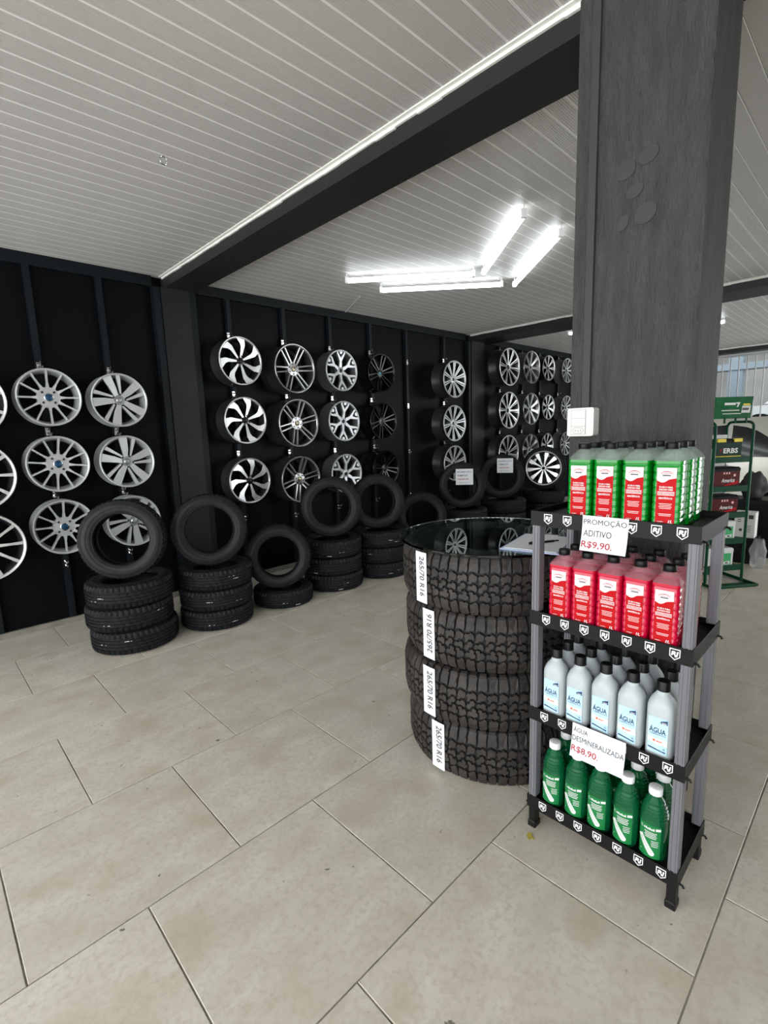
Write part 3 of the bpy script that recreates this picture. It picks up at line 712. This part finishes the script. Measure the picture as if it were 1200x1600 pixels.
for sx in (-1, 1):
    for sy in (-1, 1):
        link('foot', foot_m, rack, (sx*(hx-.021), sy*(hy-.017), 0))
        for k in range(3):
            o = link('post', post_m, rack, (sx*(hx-.021), sy*(hy-.017), TZ[k]+LIP-.003)); o.scale.z = (TZ[k+1]-TZ[k]-LIP+.006)/PH

# price papers clipped on the rack trays
def rack_sign(label, yc, ztop, w_, h_, tilt, lines, skew=0):
    t = thing('price_sign', label, 'sign', (RX0-.004, yc, ztop-h_))
    c, s_ = math.cos(tilt), math.sin(tilt); n = 6
    def fr(d): return lambda u, v: (-d - .018*max(0, 1-v/h_)**2, -(u*c - (v-h_/2)*s_) , (u*s_ + (v-h_/2)*c)+h_/2)
    m = MB()
    for k in range(n): m.prism(quadp(-w_/2, h_*k/n, w_/2, h_*(k+1)/n), fr(.0006), fr(-.0006))
    m.build('paper', 'paper', t)
    m = MB()
    for (tx, u, v, hh, ww, mi, bold) in lines: put_text(m, tx, fr(.0014), u, v, hh, ww, bold, mi=mi)
    m.build('print', ['ink', 'ink_red'], t)
rack_sign('white paper reading PROMOÇÃO ADITIVO R$9,90 on the top tray', .572, 1.156, .132, .104, .0,
          [('PROMOÇÃO', .0, .086, .0225, .124, 0, .0), ('ADITIVO', -.019, .052, .0185, .082, 0, .0), ('R$9,90.', -.018, .018, .022, .090, 1, .012)])
rack_sign('white paper reading ÁGUA DESMINERALIZADA R$8,90 below the water bottles', .568, .474, .165, .108, -.0,
          [('ÁGUA', -.055, .090, .0195, .046, 0, .0), ('DESMINERALIZADA', .0, .060, .0165, .160, 0, .0), ('R$8,90.', -.037, .026, .022, .086, 1, .012)])

# ------------------------------------------------------------------ bottles
def sq_ring(w_, d_, r, z, n=3, off=(0, 0)): return [(x+off[0], y+off[1], z) for x, y in rrect(d_, w_, r, n)]
LF = lambda d: (lambda u, v: (-d, -u, v))
def lines_block(m, f, u, v, w_, n, gap, h, mi):
    for k in range(n):
        ww = w_*(1-.12*(k % 2))
        for q in range(4): m.flat(quadp(u-ww/2+ww*q/4, v-k*gap-h/2, u-ww/2+ww*(q+1)/4, v-k*gap+h/2), f, mi)
def solution_bottle(liquid, clear):
    """square ribbed 1 L bottle, label facing -x"""
    parts = []
    W = .0715
    rings = [sq_ring(W-.008, W-.008, .008, 0), sq_ring(W, W, .010, .004)]
    z = .012
    while z < .158:
        rings += [sq_ring(W, W, .010, z), sq_ring(W, W, .010, z+.014), sq_ring(W-.0030, W-.0030, .0095, z+.0165), sq_ring(W-.0030, W-.0030, .0095, z+.0185)]; z += .0205
    rings += [sq_ring(W, W, .010, z), sq_ring(W, W, .010, .184)]
    parts.append(('body', MB().loft(rings).mesh('body', [liquid], 0.55)))
    rs = [sq_ring(W, W, .010, .184), sq_ring(W*.97, W*.97, .012, .188), sq_ring(W*.72, W*.72, .016, .202), sq_ring(.036, .036, .0172, .211), sq_ring(.030, .030, .0148, .213), sq_ring(.030, .030, .0148, .219)]
    parts.append(('shoulder', MB().loft(rs, cap0=False, cap1=False).mesh('shoulder', [clear], 0.7)))
    cap = MB(); cp = []
    for k in range(36): pass
    cap.lathe([(.0163, .217), (.0168, .218), (.0168, .2305), (.0158, .232), (0.0001, .232)], 32); cap.lathe([(.0178, .2145), (.0178, .217), (.0163, .217)], 32)
    parts.append(('cap', cap.mesh('cap', ['cap_black'], 0.6)))
    lw, z0, z1 = .047, .010, .166; d = W/2
    lab = MB().prism(quadp(-lw/2, z0, lw/2, z1), LF(d+.0011), LF(d+.0003)).mesh('label', ['label_red'])
    pr = MB(); f = LF(d+.0016); f2 = LF(d+.0021)
    wv = [(-lw/2, z1), (-lw/2, z1-.034)]
    for k in range(11):
        t = k/10; wv.append((-lw/2+lw*t, z1-.0335-.006*math.sin(PI*min(1, t*1.6))+.010*max(0, t-.35)))
    wv += [(lw/2, z1)]
    pr.flat(wv, f, 0)
    arc = [(-.015+.03*k/8, z1-.0135+.0045*math.sin(PI*k/8)) for k in range(9)]
    pr.flat(arc + [(x, y-.0012-.001*math.sin(PI*i/8)) for i, (x, y) in reversed(list(enumerate(arc)))], f2, 1)
    pr.flat(quadp(-.015, z1-.0165, .015, z1-.0155), f2, 1)
    lines_block(pr, f2, 0, z1-.0205, .020, 1, .004, .0032, 2)
    put_text(pr, 'FLUIDO PARA', f, .0, z1-.052, .0046, .033, .03, mi=0, res=1); put_text(pr, 'RADIADORES', f, .0, z1-.0585, .0046, .033, .03, mi=0, res=1)
    pr.flat(quadp(-.0205, z1-.0745, .0205, z1-.0635), f, 3); put_text(pr, 'SOLUTION', f2, 0, z1-.069, .0072, .038, .0, mi=2, res=2)
    put_text(pr, 'SINTÉTICO', f, .0, z1-.0815, .0062, .034, .03, mi=0, res=1)
    lines_block(pr, f, 0, z1-.097, .032, 4, .0042, .0018, 3); lines_block(pr, f, 0, z1-.125, .032, 2, .0042, .0020, 3)
    put_text(pr, 'CONTEÚDO', f, -.011, z1-.146, .003, .016, .03, mi=0, res=1); put_text(pr, '1L', f, .014, z1-.145, .0085, .011, .03, .2, mi=0, res=2)
    return parts, lab, pr.mesh('print', ['label_white', 'label_red', 'print_dark', 'label_pink'])
def water_bottle():
    W = .072; D = .066
    rr = lambda k, r, z: sq_ring(W*k, D*k, r, z, 4)
    rings = [rr(.90, .016, 0), rr(.98, .018, .003), rr(1, .019, .010), rr(1, .019, .150), rr(1.0, .020, .163), rr(.985, .021, .169), rr(.97, .022, .173), rr(.84, .024, .188), rr(.62, .020, .200), rr(.48, .0158, .207), rr(.46, .0150, .212), rr(.46, .0150, .220)]
    body = MB().loft(rings).mesh('body', ['bottle_hdpe'], 0.8)
    cap = MB().lathe([(.0188, .2165), (.0192, .2185), (.0180, .222), (.0180, .244), (.0165, .247), (.0135, .2478), (.012, .2465), (0.0001, .2465)], 28).mesh('cap', ['cap_black'], 0.6)
    d = D/2; lw, z0, z1 = .052, .022, .138
    lab = MB().prism(quadp(-lw/2, z0, lw/2, z1), LF(d+.0010), LF(d+.0002)).mesh('label', ['label_blue'])
    f = LF(d+.0015); f2 = LF(d+.0020); pr = MB()
    pr.flat([(.006, z1-.016), (.0245, z1-.016), (.0245, z1-.001), (.006, z1-.009)], f, 1); lines_block(pr, f2, .0155, z1-.0115, .013, 2, .003, .0014, 0)
    put_text(pr, 'ÁGUA', f, -.001, z1-.040, .0215, .044, .025, mi=1); put_text(pr, 'DESMINERALIZADA', f, .001, z1-.0545, .0040, .044, .01, mi=1, res=1)
    pr.flat([(-lw/2, z1-.064), (-.01, z1-.069), (lw/2, z1-.067), (lw/2, z1-.088), (-.005, z1-.088), (-lw/2, z1-.080)], f, 0)
    pr.flat(rrect(.0062, .0066, .001), lambda u, v: f2(u-.009, v+z1-.076), 2); lines_block(pr, f2, .004, z1-.077, .016, 1, .003, .0032, 2)
    pr.flat([(-lw/2+.002, z1-.099), (.012, z1-.106), (.022, z1-.106), (.022, z1-.111), (-lw/2+.002, z1-.104)], f, 1)
    put_text(pr, '1L', f2, .0185, z1-.098, .0055, .0065, .02, mi=1, res=2)
    return [('body', body), ('cap', cap)], lab, pr.mesh('print', ['label_white', 'label_navy', 'label_orange'])
def ribbed_bottle():
    R = .0385
    prof = [(0.0001, .004), (.026, .0), (.034, .002), (R, .010), (R, .128), (R-.0012, .133)]
    z = .134
    for k in range(5):
        rr_ = R-.0004-.00062*k*k; prof += [(rr_, z+.003), (rr_, z+.006), (rr_-.0022, z+.008), (rr_-.0022, z+.0095)]; z += .0105
    prof += [(.0270, .190), (.0200, .199), (.0160, .205), (.0140, .207), (.0140, .214)]
    body = MB().lathe(prof, 36).mesh('body', ['liquid_dark_green'], 0.7)
    ring = MB().lathe([(.0140, .2055), (.0172, .206), (.0172, .208), (.0140, .2085)], 28).mesh('neck_ring', ['liquid_dark_green'], 0.6)
    cap = MB().lathe([(.0188, .2095), (.0192, .2105), (.0192, .2285), (.0182, .2312), (.0155, .2322), (0.0001, .2322)], 32).mesh('cap', ['cap_white'], 0.6)
    cyl = lambda d: (lambda u, v: (-(R+d)*math.cos(u/R), -(R+d)*math.sin(u/R), v))
    z0, z1 = .016, .124
    lab = MB()
    for k in range(10):
        u0, u1 = -.032+.064*k/10, -.032+.064*(k+1)/10; lab.prism(quadp(u0, z0, u1, z1), cyl(.0009), cyl(.0001))
    lab = lab.mesh('label', ['label_green'], 0.5)
    pr = MB(); f = cyl(.0016); f2 = cyl(.0021)
    # slanted capsule from the upper left to the lower middle
    P0, P1 = Vector((-.026, .082)), Vector((.008, .032)); t = (P1-P0).normalized(); nn = Vector((-t.y, t.x)); hw = .0082
    out = [P0 + nn*hw*.55, ]; seg = 8
    top = [P0.lerp(P1, k/seg) + nn*hw for k in range(seg+1)]; bot = [P0.lerp(P1, k/seg) - nn*hw for k in range(seg+1)]
    for k in range(seg):
        for q in range(4):
            e0, e1 = hw*(q/2-1), hw*((q+1)/2-1)
            pr.flat([tuple(P0.lerp(P1, k/seg)+nn*e0), tuple(P0.lerp(P1, (k+1)/seg)+nn*e0), tuple(P0.lerp(P1, (k+1)/seg)+nn*e1), tuple(P0.lerp(P1, k/seg)+nn*e1)], f, 0)
    endp = [P1 + t*hw*math.sin(PI*k/8) + nn*hw*math.cos(PI*k/8) for k in range(9)]
    for k in range(8): pr.flat([tuple(P1), tuple(endp[k]), tuple(endp[k+1])], f, 0)
    for o_ in (-.0025, .0025):
        for k in range(1, seg): pr.flat([tuple(P0.lerp(P1, k/seg)+nn*(o_-.0004)), tuple(P0.lerp(P1, (k+1)/seg)+nn*(o_-.0004)), tuple(P0.lerp(P1, (k+1)/seg)+nn*(o_+.0004)), tuple(P0.lerp(P1, k/seg)+nn*(o_+.0004))], f2, 1)
    for k in range(7):      # round mark and an illegible word in white strokes
        a0, a1 = PI*.25+2*PI*k/9, PI*.25+2*PI*(k+1)/9
        pr.flat([(-.0215+.0045*math.cos(a0), .112+.0045*math.sin(a0)), (-.0215+.0045*math.cos(a1), .112+.0045*math.sin(a1)), (-.0215+.0028*math.cos(a1), .112+.0028*math.sin(a1)), (-.0215+.0028*math.cos(a0), .112+.0028*math.sin(a0))], f, 0)
    for k in range(6): pr.flat(quadp(-.0150+.0050*k, .109, -.0150+.0050*k+.0038, .1145+.002*(k % 2)), f, 0)
    pr.flat(quadp(.017, .110, .031, .118), f, 0)
    lines_block(pr, f, .004, .1005, .034, 4, .0056, .0022, 2); lines_block(pr, f, .016, .074, .020, 4, .0056, .0018, 2)
    pr.flat(ell(-.022, .034, .0018, .0018, 8), f, 0)
    return [('body', body), ('neck_ring', ring), ('cap', cap)], lab, pr.mesh('print', ['label_white', 'label_green', 'label_white'])
ROWN = ['front', 'middle', 'back']; ORD = ['first', 'second', 'third', 'fourth', 'fifth']
def place_bottles(maker, name, label, group, z, ys, xs, skip=(), zs=1.0):
    parts, lab, prn = maker
    proto = None
    for i, x in enumerate(xs):
        for j, y in enumerate(ys):
            if (i, j) in skip: continue
            if proto is None:
                proto = thing(name, label, 'bottle', group=group)
                for nm, me in parts: link(nm, me, proto)
                l = link('label', lab, proto); link('print', prn, l); t = proto
            else: t = copy_tree(proto)
            t['label'] = label % (ROWN[i], ORD[j])
            t.location = (x+random.uniform(-.002, .002), y+random.uniform(-.0015, .0015), z)
            t.scale = (1, 1, zs); t.rotation_euler = (0, 0, random.uniform(-.05, .05))
XS = [1.495, 1.574, 1.653]
place_bottles(solution_bottle('liquid_green', 'clear_pet'), 'coolant_bottle', 'bright green coolant bottle, %s row of the top tray, %s from the glass table', 'green coolant bottles on the top tray', TZ[3]+LIP-.0175, [.662-.0800*k for k in range(4)], XS)
place_bottles(solution_bottle('liquid_red', 'clear_pet_pink'), 'coolant_bottle', 'pinkish red coolant bottle, %s row of its tray, %s from the glass table', 'red coolant bottles on the second tray', TZ[2]+LIP-.0175, [.717-.0770*k for k in range(5)], XS)
place_bottles(water_bottle(), 'water_bottle', 'milky white water bottle, %s row of its tray, %s from the tyre stack', 'demineralised water bottles on the third tray', zs=.945, z=TZ[1]+LIP-.0175, ys=[.733-.0810*k for k in range(5)], xs=XS)
place_bottles(ribbed_bottle(), 'green_bottle', 'dark green white-capped bottle, %s row of the lowest tray, %s from the tyre stack', 'green ribbed bottles on the lowest tray', TZ[0]+LIP-.0175, [.735-.0805*k for k in range(5)], [1.497, 1.579, 1.661])

# dry leaf on the floor
lf = MB(); pts = [(-.016, -.004), (-.004, .010), (.010, .012), (.016, .002), (.006, -.004), (.004, -.016), (-.004, -.014), (-.006, -.006)]
lf.prism(pts, lambda u, v: (u, v, .003+.12*abs(u)), lambda u, v: (u, v, .0015+.12*abs(u)))
tag(lf.build('dry_leaf', 'leaf_yellow', loc=(1.403, .774, 0)), 'small crumpled yellow leaf on the floor beside the rack foot', 'leaf')

# ------------------------------------------------------------------ battery stand beyond the column
bs = thing('battery_stand', 'green tubular battery display stand with white back panel and green header sign', 'display stand', (5.13, 1.07, 0), (0, 0, math.atan2(-.606, .795)))
hw, hd = .175, .14
for s_ in (-1, 1):
    x = s_*hw
    pts = [(x, -hd, .02), (x, -hd, 1.36)] + [(x, -hd+.05-.05*math.cos(PI/2*k/4), 1.36+.05*math.sin(PI/2*k/4)) for k in range(1, 5)] \
        + [(x, hd-.05+.05*math.sin(PI/2*k/4), 1.36+.05*math.cos(PI/2*k/4)) for k in range(0, 5)] + [(x, hd, .02)]
    MB().tube(pts, .0115, 8).build('side_frame', 'stand_green', bs, .7)
fr_ = MB(); fr_.tube([(-hw-.02, -hd-.11, .014), (hw+.05, -hd-.11, .014), (hw+.05, hd, .014), (-hw-.02, hd, .014), (-hw-.02, -hd-.11, .014)], .014, 8)
fr_.box((-hw-.01, -hd-.10, .0), (hw+.04, -hd-.02, .012)); fr_.build('base_frame', 'stand_green', bs)
MB().box((-hw+.01, hd-.02, .10), (hw-.01, hd-.012, 1.30)).build('back_panel', 'panel_white', bs)
SZ = [.15, .39, .62, .85, 1.10]
for z in SZ:
    MB().box((-hw+.012, -hd+.005, z), (hw-.012, hd-.022, z+.006)).box((-hw+.012, -hd-.004, z-.028), (hw-.012, -hd+.005, z+.022)).build('shelf', 'stand_green', bs)
hd_ = MB().prism(quadp(-.205, 1.44, .135, 1.62), lambda u, v: (u+(v-1.44)*.28, -hd+(v-1.44)*.2, v), lambda u, v: (u+(v-1.44)*.28, -hd+.02+(v-1.44)*.2, v)).build('header_sign', 'sign_green', bs)
m = MB(); f = lambda u, v: ((u*.85-.01)+(1.44+(v-1.44)*.9-1.44)*.28, -hd-.0012+(v-1.44)*.18, 1.44+(v-1.44)*.9)
lines_block(m, f, -.075, 1.575, .12, 1, .02, .022, 0); m.flat([(-.01, 1.588), (.035, 1.588), (.015, 1.545), (0, 1.545), (.012, 1.575), (-.01, 1.575)], f, 0)
lines_block(m, f, -.06, 1.515, .19, 1, .02, .008, 0); lines_block(m, f, -.04, 1.485, .20, 1, .02, .006, 0)
m.flat(quadp(.06, 1.49, .155, 1.555), f, 1); m.flat(quadp(.07, 1.558, .145, 1.575), f, 2); m.flat(quadp(.065, 1.515, .135, 1.535), lambda u, v: (f(u, v)[0], f(u, v)[1]-.001, f(u, v)[2]), 3)
m.build('print', ['label_white', 'panel_white', 'yellow', 'print_dark'], hd_)
for x in (-.10, .0, .10): MB().box((x-.006, -hd-.004, 1.40), (x+.006, -hd+.006, 1.45)).build('sign_clip', 'stand_green', bs)
sp = MB().box((-hw-.06, -hd-.002, .62), (-hw-.014, -hd+.004, 1.20)).build('side_banner', 'sign_green', bs)
for (z0_, z1_) in ((1.10, 1.19), (.90, .93), (.74, .77)): MB().box((-hw-.052, -hd-.004, z0_), (-hw-.026, -hd-.002, z1_)).build('print', 'label_white', sp)
def on_stand(x, y, z):
    return bs.matrix_basis @ Vector((x, y, z))
RZ = bs.rotation_euler.z
def battery(label, z, w_, d_, h_, body, x=0.0, y=-.05, top=None, deco=None, group='batteries on the green stand'):
    t = thing('car_battery', label, 'battery', on_stand(x, y, z+.0065), (0, 0, RZ), group)
    MB().box((-w_/2, -d_/2, 0), (w_/2, d_/2, h_*.80)).build('case', body, t)
    MB().loft([[(a*1.02, b*1.02, h_*.80) for a, b in quadp(-w_/2, -d_/2, w_/2, d_/2)], [(a*1.02, b*1.02, h_*.93) for a, b in quadp(-w_/2, -d_/2, w_/2, d_/2)], [(a*.94, b*.90, h_) for a, b in quadp(-w_/2, -d_/2, w_/2, d_/2)]]).build('lid', top or body, t)
    for s_ in (-1, 1): MB().lathe([(.010, h_*.98), (.009, h_+.014), (0.0001, h_+.014)], 10).build('terminal', 'alloy_grey', t, loc=(s_*w_*.38, d_*.25, 0))
    if deco:
        m = MB(); deco(m, lambda u, v: (u, -d_/2-.0012, v), w_, h_); m.build('print', ['label_white', 'yellow', 'label_red', 'battery_lime', 'print_dark', 'label_pink'], t)
    return t
def deco_erbs(m, f, w_, h_):
    put_text(m, 'ERBS', f, .02, h_*.40, h_*.26, w_*.56, .03, mi=0, res=2)
    m.flat([(-.085, h_*.30), (-.066, h_*.40), (-.072, h_*.42), (-.060, h_*.54), (-.082, h_*.44), (-.076, h_*.41)], f, 2)
    m.flat(quadp(-w_/2, .004, w_/2, .022), f, 1)
def deco_am(m, f, w_, h_):
    put_text(m, 'America', f, .015, h_*.36, h_*.20, w_*.5, .02, .3, mi=0, res=2)
    for k in range(3): m.flat(quadp(-.03+.024*k, h_*.66, -.016+.024*k, h_*.76), f, 5)
    m.flat([(-.02, h_*.12), (w_*.45, h_*.34), (w_*.45, h_*.20), (-.01, h_*.06)], f, 2); m.flat(ell(.075, h_*.60, .012, .012, 10), f, 5)
def deco_gr(m, f, w_, h_):
    m.flat(quadp(-w_*.35, h_*.10, w_*.42, h_*.72), f, 3); g = lambda u, v: (u, f(u, v)[1]-.001, v)
    m.flat([(-.03, h_*.12), (w_*.38, h_*.14), (w_*.38, h_*.30), (.02, h_*.26)], g, 0); m.flat(quadp(w_*.20, h_*.17, w_*.30, h_*.24), lambda u, v: (u, f(u, v)[1]-.002, v), 4); m.flat(ell(0, h_*.5, .014, .014, 10), g, 0)
eb = battery('dark green and yellow ERBS battery on the top shelf of the stand', SZ[4], .24, .15, .165, 'battery_green', x=-.03, deco=deco_erbs, top='battery_black')
for (a_, b_) in ((-.48, -.15), (.18, .48)): MB().box((.24*a_, -.086, .165*.84), (.24*b_, -.066, .165*1.01)).build('handle', 'yellow', eb)
battery('dark red battery on the fourth shelf, below the ERBS one', SZ[3], .25, .15, .175, 'battery_red', x=-.03, top='battery_black', deco=deco_am)
battery('dark red battery on the middle shelf of the green stand', SZ[2], .25, .15, .165, 'battery_red', x=-.03, top='battery_black', deco=deco_am)
battery('white and green battery on the second shelf of the green stand', SZ[1], .24, .15, .165, 'battery_white', x=-.03, deco=deco_gr)
battery('white and green battery on the lowest shelf of the green stand', SZ[0], .24, .15, .165, 'battery_white', x=-.03, deco=deco_gr)

# ------------------------------------------------------------------ clutter behind the stand
def lump(name, label, cat, loc, rx, ry, rz_, material, seed, amp=.12, n=30, k=20):
    rnd = random.Random(seed); ph = [rnd.uniform(0, 6.28) for _ in range(8)]; rings = []
    for i in range(k):
        t = i/(k-1); rr_ = math.sin(PI*(.12+.76*t))**.6 * (1-.25*t); ring = []
        for j in range(n):
            a = 2*PI*j/n; q = 1+amp*(math.sin(3*a+ph[0]+2*t)+.7*math.sin(5*a+ph[1]-5*t)+.6*math.sin(7*t*2+ph[2]+2*a))+rnd.uniform(-amp, amp)*.35
            ring.append((rx*rr_*q*math.cos(a), ry*rr_*q*math.sin(a), rz_*t*(1+.08*math.sin(2*a+ph[3])) if i else 0))
        rings.append(ring)
    return tag(MB().loft(rings).build(name, material, loc=loc, smooth=1.2), label, cat)
sb = thing('speaker_box', 'black box with two round openings on the floor behind the battery stand', 'box', (6.03, .98, 0))
MB().box((-.10, -.10, 0), (.14, .16, .26)).build('cabinet', 'battery_black', sb)
for z in (.07, .19): MB().lathe([(.058, 0), (.062, -.006), (.050, -.010), (.03, .004), (.0001, .008)], 24, lambda r, a, h: (-.1005+h, .03+r*math.cos(a), z+r*math.sin(a))).build('opening', 'rubber', sb)
bx = thing('carton', 'white printed carton standing on the black box behind the stand', 'box', (6.03, .99, .261))
MB().box((-.07, -.085, 0), (.07, .085, .255)).build('body', 'cardboard_white', bx)
m = MB(); f = lambda u, v: (-.0712, u, v)
m.flat(quadp(-.07, .19, -.03, .23), f); m.flat(ell(.03, .075, .015, .015, 10), f); lines_block(m, f, -.03, .12, .05, 4, .02, .006, 0); lines_block(m, f, .045, .20, .03, 3, .02, .008, 0)
m.build('print', 'print_dark', bx)
lump('plastic_bag', 'crumpled clear plastic bag on the floor beside the black box', 'bag', (5.84, .84, 0), .085, .075, .27, 'plastic_bag', 3)
lump('cloth_bundle', 'dark grey bundle of cloth hanging over the black crate', 'cloth', (6.45, 1.02, .601), .12, .13, .27, 'grey_cloth', 5, .10)
ct = thing('crate', 'black crate on the floor behind the white carton', 'crate', (6.48, 1.0, 0))
MB().box((-.17, -.24, 0), (.17, .24, .60)).build('body', 'battery_black', ct)
MB().box((-.18, -.25, .56), (-.17, .25, .60)).build('rim', 'rubber', ct)

# ------------------------------------------------------------------ parked car in the third bay
car = thing('parked_car', 'beige silver hatchback parked behind the battery stand', 'car', (7.6, 1.2, 0))
cx0, cx1 = 0.0, 1.62
low = [(-1.15, .30), (-1.18, .62), (-1.12, .95), (1.10, .98), (2.0, .86), (2.32, .70), (2.38, .40), (2.30, .24)]
def arch(c, r=.34, n=8): return [(c+r*math.cos(PI-PI*k/n), .26+r*math.sin(PI-PI*k/n)) for k in range(n+1)]
side = [(-1.15, .30), (-1.18, .62), (-1.12, .95), (1.10, .98), (2.0, .86), (2.32, .70), (2.38, .40), (2.30, .24)] + list(reversed(arch(1.62))) + list(reversed(arch(-.28)))
MB().prism(side, lambda u, v: (cx0+.04*abs(v-.65), u, v), lambda u, v: (cx1-.04*abs(v-.65), u, v)).build('body', 'car_paint', car, .6)
gh = [(-1.12, .95), (-1.02, 1.20), (-.80, 1.42), (-.30, 1.465), (.40, 1.46), (.75, 1.40), (1.45, .97)]
tum = lambda v: .22*(v-.95)
MB().prism(gh, lambda u, v: (cx0+.012+tum(v), u, v), lambda u, v: (cx1-.012-tum(v), u, v)).build('cabin', 'car_paint', car, .5)
def side_glass(pl):
    for sgn, x in ((1, cx0), (-1, cx1)):
        MB().prism(pl, lambda u, v: (x+sgn*(.008+tum(v)), u, v), lambda u, v: (x+sgn*(.016+tum(v)), u, v)).build('window', 'car_glass', car)
side_glass([(-.30, .97), (-.20, 1.10), (-.08, 1.22), (.02, 1.29), (.14, 1.34), (.28, 1.365), (.28, .97)])
side_glass([(.34, .97), (.34, 1.37), (.72, 1.34), (1.25, .97)])
MB().prism([(-.95, 1.02), (-.95, 1.36), (-.60, 1.36), (-.60, 1.02)], lambda u, v: (cx0+.3+(u+.95)*2.9, -1.105+(v-.98)*.36-.02*0, v), lambda u, v: (cx0+.3+(u+.95)*2.9, -1.09+(v-.98)*.36, v)).build('rear_window', 'car_glass', car)
MB().box((cx0-.004, -1.1, .60), (cx0+.02, 2.2, .64)).build('side_moulding', 'battery_black', car)
for c in (-.28, 1.62):
    for x, s_ in ((cx0+.02, 1), (cx1-.02, -1)):
        mpw = lambda r, a, h: (x+s_*h, c+r*math.cos(a), .285+r*math.sin(a))
        wt = MB().lathe([(.18, .01), (.19, -.004), (.26, -.004), (.282, .02), (.285, .05), (.285, .16), (.26, .18), (.18, .18)], 32, mpw).build('tyre', 'rubber', car, .7)
        MB().lathe([(.0001, .0), (.05, -.002), (.16, .012), (.185, .004), (.185, .06)], 32, mpw).build('hubcap', 'alloy_grey', wt, .7)
MB().box((cx0-.02, -1.22, .30), (cx1+.02, -1.12, .52)).build('bumper', 'car_paint', car)

# ------------------------------------------------------------------ barred gate and the yard beyond
gate = thing('barred_gate', 'pale metal gate of thin upright bars under the farthest beam', 'gate', (11.62, 0, 0))
bar_me = MB().tube([(0, 0, .03), (0, 0, 2.67)], .011, 6).mesh('bar', ['gate_bar'], .7)
for k in range(62): link('bar', bar_me, gate, (0, -3.5+.13*k, 0))
for z in (.05, 1.0, 2.62): MB().box((-.018, -3.58, z), (.018, 4.45, z+.035)).build('rail', 'gate_bar', gate)
struct(MB().box((B3[1]+.3, -5, -.12), (20, 6, -.01)).build('floor_2', 'yard_floor'))
struct(MB().box((19.5, -5, 0), (19.7, 6, 4.6)).build('wall_back', 'yard_wall'))
struct(MB().box((B3[1]+.6, 5.6, 0), (19.5, 5.75, 4.6)).build('wall_yard', 'yard_wall'))
yr = struct(MB().box((B3[1]+.1, -5, 4.6), (20, 6, 4.66)).build('ceiling_2', 'yard_wall'))
for x in (13.2, 15.4, 17.6):
    m = MB(); m.tube([(x, -5, 4.5), (x, 6, 4.5)], .03, 6).tube([(x, -5, 4.0), (x, 6, 4.0)], .03, 6)
    for k in range(11): m.tube([(x, -5+k, 4.0 if k % 2 else 4.5), (x, -4+k, 4.5 if k % 2 else 4.0)], .018, 6)
    m.build('roof_truss', 'lift_blue', yr)
lift = thing('car_lift', 'blue grey lift post in the yard behind the gate', 'car lift', (14.2, 2.75, 0))
MB().box((-.14, -.14, 0), (.14, .14, 2.9)).build('post', 'lift_blue', lift)
MB().box((-.25, -.25, 0), (.25, .25, .03)).build('base_plate', 'lift_blue', lift)
MB().box((-.20, -1.2, .80), (-.06, .2, .92)).build('lift_arm', 'lift_blue', lift)
MB().box((-.2, -.6, 2.58), (.2, .6, 2.72)).build('head_beam', 'lift_blue', lift)
trk = thing('pickup_truck', 'white pickup truck raised on the lift behind the gate', 'truck', (14.6, 1.1, .93))
bod = [(-2.6, .30), (-2.6, .82), (.55, .86), (1.75, .80), (1.95, .60), (1.95, .30)]
MB().prism(bod, lambda u, v: (.0, u, v), lambda u, v: (1.8, u, v)).build('body', 'truck_paint', trk)
cab = [(-1.1, .86), (-1.0, 1.42), (-.2, 1.55), (.35, 1.50), (1.15, .86)]
MB().prism(cab, lambda u, v: (.02+.25*(v-.86), u, v), lambda u, v: (1.78-.25*(v-.86), u, v)).build('cab', 'truck_paint', trk)
for pl in ([(-.95, .92), (-.88, 1.36), (-.28, 1.46), (-.28, .92)], [(-.20, .92), (-.20, 1.46), (.28, 1.42), (.95, .92)]):
    MB().prism(pl, lambda u, v: (.012+.25*(v-.86), u, v), lambda u, v: (.03+.25*(v-.86), u, v)).build('window', 'car_glass', trk)
MB().box((-.012, -2.6, .50), (.004, 1.9, .58)).build('side_moulding', 'battery_black', trk)
for c in (-1.7, 1.2):
    mpw = lambda r, a, h: (h-.01, c+r*math.cos(a), .30+r*math.sin(a))
    wt = MB().lathe([(.20, .0), (.33, .0), (.36, .03), (.36, .22), (.2, .24)], 28, mpw).build('tyre', 'rubber', trk, .7)
    MB().lathe([(.0001, -.005), (.10, -.005), (.20, .02), (.21, .0)], 28, mpw).build('hubcap', 'alloy_silver', wt, .7)
